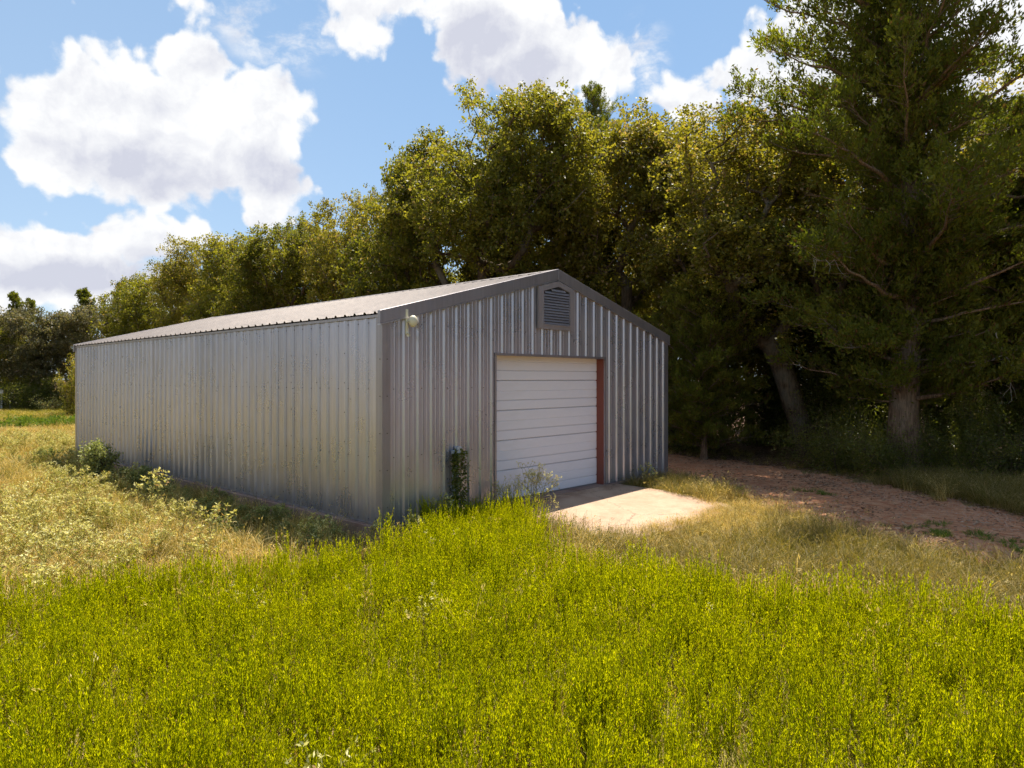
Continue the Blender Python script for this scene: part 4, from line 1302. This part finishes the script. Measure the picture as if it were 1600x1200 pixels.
def branchy(seed, H, R, mat, leafL=0.05, stems=5, lvl=3, tipn=5, alongn=2, smat='stem', split=True, tipw=0.36):
    """silver-leaved, much forked weed: returns (stem mesh, leaf mesh) or one joined mesh"""
    rg = np.random.default_rng(seed); P0 = []; P1 = []; R0 = []; pos = []; ax = []; L = []; tn = []
    def rec(p, d, l, dep):
        prev = p
        for k in range(3):
            d = unit(d + rg.normal(size=3) * 0.10 + np.array([0, 0, .06])); q = prev + d * l / 3; P0.append(prev); P1.append(q); R0.append(0.0022 + 0.0016 * dep); prev = q
            for _ in range(alongn):
                o = perp(rg, d[None])[0]; pos.append(q); ax.append(unit(o + d * .5)); L.append(leafL * rg.uniform(.6, 1.1)); tn.append(rg.uniform(0, .5))
        if dep == 0:
            for _ in range(tipn):
                pos.append(prev + rg.normal(size=3) * .01); ax.append(unit(rg.normal(size=3) * .8 + d * .5)); L.append(leafL * rg.uniform(.6, 1.2)); tn.append(rg.uniform(.5, 1))
            return
        for _ in range(rg.integers(2, 4)):
            rec(prev, unit(d + rg.normal(size=3) * 0.55), l * rg.uniform(.55, .85), dep - 1)
    for s in range(stems):
        a = rg.uniform(0, 6.28); t = rg.uniform(0, R / H); rec(np.array([0, 0, 0.0]), unit(np.array([t * math.cos(a), t * math.sin(a), 1])), H * 0.45 * rg.uniform(.8, 1.1), lvl - 1 if lvl > 1 else 0)
    pos = np.array(pos); ax = np.array(ax); L = np.array(L)
    V, Q = leaf_quads(pos, ax, perp(rg, ax), L, L * tipw * rg.uniform(.8, 1.3, len(L)), 0.2)
    v2, q2 = tubes_np(np.array(P0), np.array(P1), np.array(R0), np.array(R0) * .85, 3)
    if split: return np_mesh('stem', v2, q2, mat=M[smat]), np_mesh('foliage', V, Q, np.array(tn), M[mat])
    V, Q = join([(V, Q), (v2, q2)]); return np_mesh('weed', V, Q, np.concatenate([tn, np.full(len(q2), .1)]), M[mat])


def scatter(name, label, meshes, x, y, z, rz, scl, idx=None, tiltamp=0.12, seed=0, cat=None):
    """ONE stuff object: instances of small plant meshes on a set of points"""
    rg = np.random.default_rng(seed); n = len(x)
    c = bpy.data.collections.new('tpl_' + name)
    for i, me in enumerate(meshes): c.objects.link(bpy.data.objects.new('tpl_%s_%02d' % (name, i), me))
    pm = bpy.data.meshes.new(name); pm.vertices.add(n)
    pm.vertices.foreach_set('co', np.stack([x, y, z], 1).astype(np.float32).ravel())
    a = pm.attributes.new('rot', 'FLOAT_VECTOR', 'POINT'); a.data.foreach_set('vector', np.stack([rg.normal(size=n) * tiltamp, rg.normal(size=n) * tiltamp, rz], 1).astype(np.float32).ravel())
    scl = np.asarray(scl); S3 = np.stack([scl, scl, scl * rg.uniform(.85, 1.15, n)], 1) if scl.ndim == 1 else scl
    a = pm.attributes.new('scl', 'FLOAT_VECTOR', 'POINT'); a.data.foreach_set('vector', S3.astype(np.float32).ravel())
    a = pm.attributes.new('idx', 'INT', 'POINT'); a.data.foreach_set('value', (rg.integers(0, len(meshes), n) if idx is None else idx).astype(np.int32))
    o = link(name, pm)
    g = bpy.data.node_groups.new('scatter_' + name, 'GeometryNodeTree')
    g.interface.new_socket('Geometry', in_out='INPUT', socket_type='NodeSocketGeometry'); g.interface.new_socket('Geometry', in_out='OUTPUT', socket_type='NodeSocketGeometry')
    N = g.nodes; Lk = g.links; gi = N.new('NodeGroupInput'); go = N.new('NodeGroupOutput')
    ip = N.new('GeometryNodeInstanceOnPoints'); ci = N.new('GeometryNodeCollectionInfo'); ci.inputs[0].default_value = c
    ci.inputs['Separate Children'].default_value = True; ci.inputs['Reset Children'].default_value = True
    def na(nm, typ):
        q = N.new('GeometryNodeInputNamedAttribute'); q.data_type = typ; q.inputs[0].default_value = nm; return q.outputs[0]
    Lk.new(gi.outputs[0], ip.inputs['Points']); Lk.new(ci.outputs[0], ip.inputs['Instance']); ip.inputs['Pick Instance'].default_value = True
    Lk.new(na('idx', 'INT'), ip.inputs['Instance Index'])
    e2 = N.new('FunctionNodeEulerToRotation'); Lk.new(na('rot', 'FLOAT_VECTOR'), e2.inputs[0]); Lk.new(e2.outputs[0], ip.inputs['Rotation'])
    Lk.new(na('scl', 'FLOAT_VECTOR'), ip.inputs['Scale']); Lk.new(ip.outputs[0], go.inputs[0])
    md = o.modifiers.new('scatter', 'NODES'); md.node_group = g
    return tag(o, label, kind='stuff')


def inpoly(x, y, poly):
    poly = np.array(poly); r = np.zeros(len(x), bool); j = len(poly) - 1
    for i in range(len(poly)):
        xi, yi = poly[i]; xj, yj = poly[j]
        c = ((yi > y) != (yj > y)) & (x < (xj - xi) * (y - yi) / (yj - yi + 1e-12) + xi); r ^= c; j = i
    return r


def vnoise(x, y, s, seed=0):
    """cheap smooth 2-D noise in 0..1"""
    r = np.random.default_rng(seed).uniform(0, 6.28, 12); v = 0
    for k in range(4):
        f = s * 1.7 ** k; v = v + (np.sin(x * f + r[k] + 1.3 * np.sin(y * f * .7 + r[k+4])) * np.sin(y * f * 1.1 + r[k+8] + 1.1 * np.sin(x * f * .8 + r[k]))) / 1.4 ** k
    return np.clip(0.5 + v * 0.25, 0, 1)


def in_shed(x, y, m=0.05):
    u = (x - PC[0]) * D1[0] + (y - PC[1]) * D1[1]; v = (x - PC[0]) * D2[0] + (y - PC[1]) * D2[1]
    return (u > -0.10 - m) & (u < BW + m) & (v > -0.06 - m) & (v < BL + m), u, v


# far edge of the bright green weeds, as world points
edge_px = [(-500, 930), (-200, 915), (0, 920), (100, 906), (200, 892), (300, 880), (400, 868), (500, 860), (600, 846), (640, 815)]
edge_w = [gpt(px, py, 0.52) for px, py in edge_px]
edge_w += [tuple(bw(0.75, -0.35)), tuple(bw(1.3, -0.16)), tuple(bw(2.35, -0.18)), tuple(bw(2.45, -0.9)), tuple(bw(2.0, -1.7))]
edge_w += [gpt(px, py, 0.5) for px, py in [(850, 845), (900, 852), (960, 862), (1040, 880), (1120, 893), (1200, 902), (1320, 912), (1420, 920), (1520, 938), (1640, 950), (1900, 970)]]
GREEN = [(-14, -3)] + edge_w + [(16, -3)]


def points(n, x0, x1, y0, y1, seed):
    r = np.random.default_rng(seed); return r.uniform(x0, x1, n), r.uniform(y0, y1, n), r


def visible(x, y, zt=0.5, m=1.5):
    """inside the camera's reach or a margin beside it (so a step aside still sees plants)"""
    return (np.abs(x) < 0.80 * y + m + 1.5) & (y > 1.2)


def build_plants():
    # ---- bright green weeds
    W = [forb(100 + i, 0.58 + 0.03 * (i % 4), 8 + i % 3, 'weed', leafL=0.033, leafW=0.0066, dens=74, up=1.5) for i in range(8)]
    x, y, r = points(24000, -12, 13, 1.3, 14, 1)
    jx = x + r.normal(size=len(x)) * 0.18; jy = y + r.normal(size=len(x)) * 0.18
    k = inpoly(jx, jy, GREEN) & visible(x, y)
    sh, u, v = in_shed(x, y); k &= ~sh
    dn = vnoise(x, y, 1.1, 3); k &= r.uniform(size=len(x)) < 0.55 + 0.7 * dn
    x, y, dn = x[k], y[k], dn[k]; n = len(x); tall = vnoise(x, y, 2.4, 9)
    s = 0.72 + 0.42 * tall + r.normal(size=n) * 0.10
    _, u, v = in_shed(x, y); near = (u > 0.4) & (v > -2.2) & (u < 2.7); s = np.where(near, s * 0.95, s)
    scatter('green_weeds', 'dense bright yellow-green weeds filling the foreground', W, x, y, np.zeros(n), r.uniform(0, 6.28, n), np.clip(s, .45, 1.5), seed=2, tiltamp=0.10)
    # thatch beneath the weeds
    T0 = [grass_tuft(200 + i, 46, 0.34, 0.18, 0.0045, 1.2, 'lawn') for i in range(3)]
    x, y, r = points(5200, -12, 13, 1.3, 14, 4); k = inpoly(x, y, GREEN) & visible(x, y) & ~in_shed(x, y)[0]; x, y = x[k], y[k]; n = len(x)
    scatter('undergrowth_grass', 'low olive grass beneath the bright green weeds', T0, x, y, np.zeros(n), r.uniform(0, 6.28, n), r.uniform(.7, 1.2, n), seed=5)

    x, y, r = points(1500, -12, 13, 1.3, 13, 44); k = inpoly(x, y, GREEN) & visible(x, y) & ~in_shed(x, y)[0] & (vnoise(x, y, 1.7, 31) > .52); x, y = x[k], y[k]; n = len(x)
    MX = [grass_tuft(260 + i, 16, 0.62, 0.10, 0.0030, 0.7, 'straw', heads=.7) for i in range(3)] + [forb(150 + i, 0.74, 3, 'weed', leafL=0.045, leafW=0.010, dens=40, spread=.06) for i in range(2)] + [branchy(350, 0.66, 0.18, 'pale', leafL=0.04, stems=2, lvl=3, tipn=4, alongn=1, split=False)]
    idx = r.choice(6, n, p=[.2, .2, .17, .19, .19, .05])
    scatter('mixed_stalks', 'scattered dry stalks and taller leafy stems among the bright green weeds', MX, x, y, np.zeros(n), r.uniform(0, 6.28, n), r.uniform(.75, 1.15, n), idx=idx, seed=45, tiltamp=.12)
    # ---- dry grass
    TS = [grass_tuft(210 + i, 64, 0.46, 0.16, 0.0040, 1.35, 'straw', heads=0.15) for i in range(4)]
    TO = [grass_tuft(220 + i, 60, 0.48, 0.15, 0.0036, 1.25, 'olive', heads=0.1) for i in range(4)]
    APR = [tuple(bw(a, b)) for a, b in ((2.3, 0.3), (6.75, 0.3), (6.9, -1.2), (6.75, -2.3), (6.3, -2.85), (5.2, -3.0), (3.8, -2.9), (2.35, -2.6))]
    U = lambda x, y: in_shed(x, y)[1]; VV = lambda x, y: in_shed(x, y)[2]
    def dryfield(name, label, meshes, n0, box, seed, cond, sc=(0.7, 1.15), dens=0.5, tilt=0.15):
        x, y, r = points(n0, *box, seed); td, _ = track_dist(x, y)
        k = ~in_shed(x, y)[0] & visible(x, y, m=3) & ~inpoly(x, y, APR) & (td > 0.93 + 0.10 * r.normal(size=len(x)))
        k &= cond(x, y, td, r); x, y = x[k], y[k]; n = len(x)
        near = (np.abs(VV(x, y) + 3.5) < 1.0) & (U(x, y) > 2.0) & (U(x, y) < 7.2)
        ss = r.uniform(*sc, n) * np.where(near, .55, 1) * (0.8 + 0.4 * vnoise(x, y, 2.1, 12))
        return scatter(name, label, meshes, x, y, np.zeros(n), r.uniform(0, 6.28, n), ss, seed=seed, tiltamp=tilt)
    green = lambda x, y: inpoly(x, y, GREEN)
    # right of the apron, up to the track: straw near the slab and by the weeds, olive in the middle
    U = lambda x, y: in_shed(x, y)[1]; VV = lambda x, y: in_shed(x, y)[2]
    def right(x, y, td): return (VV(x, y) < 0.0) & (U(x, y) > -0.2) & ~green(x + 0.0, y + 0.35)
    def strawish(x, y):
        near_slab = np.exp(-((U(x, y) - 5.5) / 2.4) ** 2 - ((VV(x, y) + 3.3) / 1.3) ** 2)
        gy = green(x, y - 0.65)
        return np.clip(0.0 + near_slab + 0.6 * gy + 0.5 * (vnoise(x, y, 1.3, 21) - 0.5), 0, 1)
    dryfield('dry_grass', 'pale straw-coloured grass round the concrete slab and along the weeds', TS, 15000, (-1, 15, 4, 18), 11,
             lambda x, y, td, r: right(x, y, td) & (r.uniform(size=len(x)) < strawish(x, y)) & (U(x, y) + 0 * td < 20), tilt=0.25)
    dryfield('olive_grass', 'dull olive grass between the green weeds and the track', TO, 11000, (-1, 15, 4, 18), 12,
             lambda x, y, td, r: right(x, y, td) & (r.uniform(size=len(x)) < (1.05 - strawish(x, y)) * np.clip((td - .9) * 2.2, .12, 1)) & ((td < 1.8) | (y < 17)), tilt=0.2)
    # verge on the wood side of the track
    dryfield('verge_grass', 'brownish grass on the far verge of the track below the bushes', TO + TS[:1], 2600, (3, 18, 9, 30), 13,
             lambda x, y, td, r: (td > 0.95) & (td < 1.9) & (VV(x, y) < 10) & ((U(x, y) > 10.5) | (VV(x, y) < 0)) & (r.uniform(size=len(x)) < vnoise(x, y, .9, 6) * 1.3) & (x + 0.35 * y > 11.5), sc=(0.30, 0.60))
    # against the right part of the front wall and round the corner
    dryfield('corner_grass', 'scrubby green grass between the slab and the shed corner by the track', TO, 2600, (1, 9, 12, 21), 14,
             lambda x, y, td, r: (U(x, y) > 6.3) & (VV(x, y) < 1.5) & (VV(x, y) > -2.5) & (U(x, y) < 11) & (r.uniform(size=len(x)) < .8), sc=(0.4, 0.8))
    # small green tufts on the track
    tx, ty = [], []
    for (px, py) in ((1420, 827), (1475, 838), (1482, 842), (1468, 834), (1520, 838), (1570, 850), (1590, 862), (1465, 822), (1150, 768), (1270, 770), (1290, 775), (1600, 868)):
        a, b = gpt(px, py); tx.append(a); ty.append(b)
    r = np.random.default_rng(3); tx = np.repeat(tx, 4) + r.normal(size=48) * .14; ty = np.repeat(ty, 4) + r.normal(size=48) * .10
    FT = [grass_tuft(240 + i, 50, 0.13, 0.10, 0.004, 1.4, 'fresh') for i in range(2)]
    scatter('track_tufts', 'small dark green grass tufts growing in the sandy track', FT, tx, ty, np.full(48, 0.02), r.uniform(0, 6.28, 48), r.uniform(.6, 1.2, 48), seed=6)

    # ---- left field: dry grass, lawn, silver weeds
    def left(x, y): return (U(x, y) < -0.15) | (VV(x, y) > BL + 0.2)
    shade = lambda x, y: (U(x, y) > -1.8) & (U(x, y) < -0.1) & (VV(x, y) < BL)
    dryfield('field_grass', 'golden dry grass of the open field beside the shed', TS + TO[:1] + [grass_tuft(245 + i, 60, 0.34, 0.16, 0.004, 1.2, 'lawn') for i in range(3)], 19000, (-26, 0, 6, 34), 15,
             lambda x, y, td, r: left(x, y) & ~green(x, y) & ~(shade(x, y) & (r.uniform(size=len(x)) < .55)) & (r.uniform(size=len(x)) < np.clip(1.25 - y / 40, .3, 1)), sc=(0.6, 1.15))
    LG = [grass_tuft(250 + i, 60, 0.34, 0.28, 0.008, 1.1, 'lawn') for i in range(3)]
    LS = [grass_tuft(255 + i, 60, 0.36, 0.28, 0.008, 1.3, 'straw') for i in range(2)]
    x, y, r = points(15000, -62, -8, 26, 66, 16)
    k = left(x, y) & (VV(x, y) < 60) & (U(x, y) < BW + 6); g = vnoise(x, y, .22, 2)
    k &= visible(x, y); x, y, g = x[k], y[k], g[k]; n = len(x)
    lawnish = np.clip((y - 33) / 12, 0, 1) * (y < 56) + (g - .5) * .9
    idx = np.where(r.uniform(size=n) < lawnish, r.integers(0, 3, n), 3 + r.integers(0, 2, n))
    scatter('far_grass', 'yellow-green and golden grass across the far part of the field', LG + LS, x, y, np.zeros(n), r.uniform(0, 6.28, n), r.uniform(.7, 1.5, n), idx=idx, seed=17)
    # dark green patch of taller forbs by the far corner
    x, y, r = points(900, -32, -20, 32, 46, 18); k = (((x - -26.5) / 4.2) ** 2 + ((y - 37.5) / 2.6) ** 2 < 1); x, y = x[k], y[k]; n = len(x)
    GF = [forb(130 + i, 0.6, 7, 'fresh', leafL=0.12, leafW=0.03, dens=22, spread=.2) for i in range(2)]
    scatter('dark_weeds', 'dark green weed patch in the field beyond the shed far corner', GF, x, y, np.zeros(n), r.uniform(0, 6.28, n), r.uniform(.8, 1.3, n), seed=19)
    # silver weeds
    SW = [branchy(300 + i, 0.55 + 0.05 * (i % 3), 0.28, 'pale', leafL=0.047, stems=4, lvl=3, tipn=6, alongn=2, split=False) for i in range(6)]
    x, y, r = points(9000, -22, -1, 7, 30, 20)
    PX = 800 + FPX * x / y; PY = 592 + FPX * (CAMZ - 0.4) / y
    f = np.where(PY > 760, np.clip((330 - PX) / 120, 0, 1) * np.clip((PY - 730) / 40, 0, 1), 0) 
    f = np.maximum(f, np.exp(-((PX - 60) / 90) ** 2 - ((PY - 690) / 22) ** 2) * 0.8)
    f = np.maximum(f, np.exp(-((PX - 120) / 70) ** 2 - ((PY - 760) / 30) ** 2))
    f = np.maximum(f, np.exp(-((PX - 240) / 60) ** 2 - ((PY - 815) / 28) ** 2))
    f = f * np.clip(vnoise(x, y, 1.5, 5) * 2.2 - 0.55, 0.05, 1)
    k = left(x, y) & (~green(x, y - .5) | (r.uniform(size=len(x)) < .06)) & (r.uniform(size=len(x)) < f * 0.46)
    x, y = x[k], y[k]; n = len(x)
    scatter('silver_weeds', 'pale silvery leaved weeds spreading over the dry field beside the shed', SW, x, y, np.zeros(n), r.uniform(0, 6.28, n), r.uniform(.6, 1.15, n), seed=21, tiltamp=.15)
    # dull weeds in the shade along the long wall
    DW = [branchy(320 + i, 0.5, 0.25, 'leafy', leafL=0.055, stems=5, lvl=3, tipn=6, alongn=3, split=False) for i in range(4)]
    r = np.random.default_rng(22); n = 105; uu = -0.30 - np.abs(r.normal(size=n)) * 0.75; vv = r.uniform(-0.3, BL + .3, n)
    keep = r.uniform(size=n) < 0.15 + 0.9 * vnoise(vv * 1.0, uu, 1.6, 8); uu, vv = uu[keep], vv[keep]; n = len(uu)
    P = np.array([bw(a, b) for a, b in zip(uu, vv)])
    scatter('shade_weeds', 'dull green weeds in the shade along the foot of the long wall', DW, P[:, 0], P[:, 1], np.zeros(n), r.uniform(0, 6.28, n), r.uniform(.5, 1.05, n), seed=23, tiltamp=.15)

    # ---- fallen leaves under the trees and on the track
    ax = rand_dirs(np.random.default_rng(1), 14); ax[:, 2] *= .25; ax = unit(ax); rr = np.random.default_rng(2)
    pp = rr.uniform(-0.3, 0.3, (14, 3)); pp[:, 2] = rr.uniform(0.004, 0.02, 14)
    sdv = unit(np.cross(ax, np.array([0, 0, 1.0])) + rr.normal(size=(14, 3)) * .2)
    V, Q = leaf_quads(pp, ax, sdv, np.full(14, .075), np.full(14, .042)); LM = np_mesh('litter', V, Q, rr.uniform(size=14), M['litter'])
    x, y, r = points(6500, -6, 20, 9, 34, 30); td, _ = track_dist(x, y)
    k = ~in_shed(x, y)[0] & ((U(x, y) > BW + 1) | (VV(x, y) < 0)) & (x + .2 * y > 6.5) & (r.uniform(size=len(x)) < np.where(td < 1, .45, 1)) & ~green(x, y - .6) & ((td < 2.2) | (U(x, y) > BW + 3)); x, y = x[k], y[k]; n = len(x)
    scatter('leaf_litter', 'fallen brown leaves under the trees and over the track', [LM], x, y, np.full(n, .03), r.uniform(0, 6.28, n), r.uniform(.7, 1.4, n), seed=31, tiltamp=0.02)
    # pebbles on the track
    b = MB(); rr = random.Random(4)
    for i in range(12):
        cx, cy, s = rr.uniform(-.3, .3), rr.uniform(-.3, .3), rr.uniform(.008, .022)
        base = len(b.v)
        for k2 in range(5): b.v.append((cx + s * math.cos(k2 * 1.257 + rr.random() * .4), cy + s * math.sin(k2 * 1.257), 0.0))
        b.v.append((cx, cy, s * .7))
        for k2 in range(5): b.f.append((base + k2, base + (k2 + 1) % 5, base + 5))
    PM = b.mesh('pebbles'); PM.materials.append(plain_mat('pebble', (0.42, 0.24, 0.15), 0.9, var=.5))
    x, y, r = points(5200, 2, 15, 8, 25, 33); td, _ = track_dist(x, y); k = td < .95; x, y = x[k], y[k]; n = len(x)
    scatter('gravel', 'small stones scattered over the sandy track', [PM], x, y, np.full(n, .018), r.uniform(0, 6.28, n), r.uniform(.6, 1.5, n), seed=34, tiltamp=0.02)

    # ---- single plants that can be picked out
    def single(name, me, x, y, z, s, rz, label, cat='weed', group=None, sz=None):
        e = plant_tree(name, me, x, y, s, rz, label, cat, group, parts=('stem', 'foliage'), z=z, sz=sz); return e
    lw = bush(50, 0.46, 1.42, 5600, 0.070, 'leafy', floor=0.05, stems=20)
    x, y = bw(-1.45, 9.5); single('leafy_weed', lw, x, y, 0, 0.92, 0, 'tall dense leafy weed standing before the far half of the long wall', 'weed')
    big = branchy(60, 1.05, 0.75, 'pale', leafL=0.045, stems=9, lvl=4, tipn=5, alongn=1)
    x, y = bw(3.15, -0.62); single('pale_weed', big, x, y, 0.15, 0.82, 0.5, 'tall thin pale-leaved weed in front of the white door')
    x, y = bw(2.75, -0.40); single('pale_weed', big, x, y, 0.10, 0.66, 2.5, 'pale-leaved weed at the door jamb beside the taller one')
    sm = [branchy(70 + i, 0.62, 0.25, 'pale', leafL=0.055, stems=3, lvl=3, tipn=6, alongn=2) for i in range(3)]
    spots = [((0.22, -0.75), 1.05, 'pale weed right below the shed near corner'), ((0.95, -0.42), 1.1, 'pale weed against the front wall between corner and conduit'),
             ((-0.55, -0.35), 0.8, 'short pale weed just outside the near corner along the long wall'), ((-1.2, 0.1), 0.95, 'pale weed rising from the edge of the green weeds near the corner shade')]
    for i, ((a, b), s, lab) in enumerate(spots):
        x, y = bw(a, b); single('pale_weed', sm[i % 3], x, y, 0, s, i * 1.1, lab)
    for i, (px, py, s, lab) in enumerate([(325, 850, 1.1, 'arching pale weed at the edge of the green weeds before the dark shade'), (285, 820, 1.0, 'pale weed standing out against the shade by the long wall'), (470, 845, 0.9, 'pale weed among the green tips in front of the long wall shade'), (240, 780, 1.25, 'tall pale clump in sun beside the shade of the long wall')]):
        x, y = gpt(px, py + 25); single('pale_weed', sm[(i + 1) % 3], x, y, 0, s * 1.15, i * 1.7, lab)
    x, y = bw(7.35, -0.55); single('pale_weed', sm[1], x, y, 0.05, 1.0, 1, 'thin pale weed between the slab and the shed corner by the track')
    x, y = bw(2.05, -0.55)
    # vine up the conduit
    rg = np.random.default_rng(90); N = 1000; h = rg.uniform(0, 1, N) ** 0.9 * 1.42
    wdt = 0.10 - 0.03 * h; px_ = np.where(rg.uniform(size=N) < .6, -0.05, 0.13) + rg.normal(size=N) * wdt * 0.7
    pos = np.stack([px_, -0.045 - np.abs(rg.normal(size=N)) * 0.045, h], 1); ax = unit(rg.normal(size=(N, 3)) + np.array([0, -.5, -.3]))
    V, Q = leaf_quads(pos, ax, perp(rg, ax), rg.uniform(.04, .07, N), rg.uniform(.03, .05, N))
    x, y = bw(1.57, -0.05); E = empty('climbing_vine', (x, y, 0), ROT); tag(E, 'dark green vine climbing the grey electric pipes', 'vine')
    link('foliage', np_mesh('foliage', V, Q, rg.uniform(0, .6, N), M['shrub']), E)
    m = MB()
    for s_ in range(4):
        pts = [(rg.normal() * .02 + (-.05 if s_ < 2 else .12 - .04 * k / 8), -0.04 - .01 * s_, 1.45 * k / 8) for k in range(9)]; m.tube(pts, 0.005, 4)
    m.tube([(0.09, -.05, 1.36), (0.16, -.06, 1.47), (0.22, -.06, 1.50), (0.24, -.06, 1.44), (0.20, -.06, 1.38)], 0.003, 4)
    m.obj('stem', M['stem'], E)
    # fence posts at the far edge of the field
    for px, h, r_, lab in ((2.2, 1.95, 0.07, 'pale fence post by the dark trees across the field'), (15.5, 1.0, 0.05, 'short leaning stake beside the pale fence post across the field')):
        x, y = at(px, 56); m = MB(); m.tube([(0, 0, -.1), (0.02, 0, h * .6), (0.0 if h > 1.5 else -.06, 0, h)], [r_, r_ * .95, r_ * .85], 8)
        tag(m.obj('fence_post', M['white'] if h > 1.5 else M['wood'], loc=(x, y, 0), smooth=True), lab, 'post')
    x, y = at(2, 55.9); m = MB(); m.box(-0.25, -0.02, 0, 0.28, 0.0, 0.26); tag(m.obj('sign_board', M['white'], loc=(x, y - .15, 1.55), bevel=.004), 'small blank pale board on the post across the field', 'sign')


build_plants()
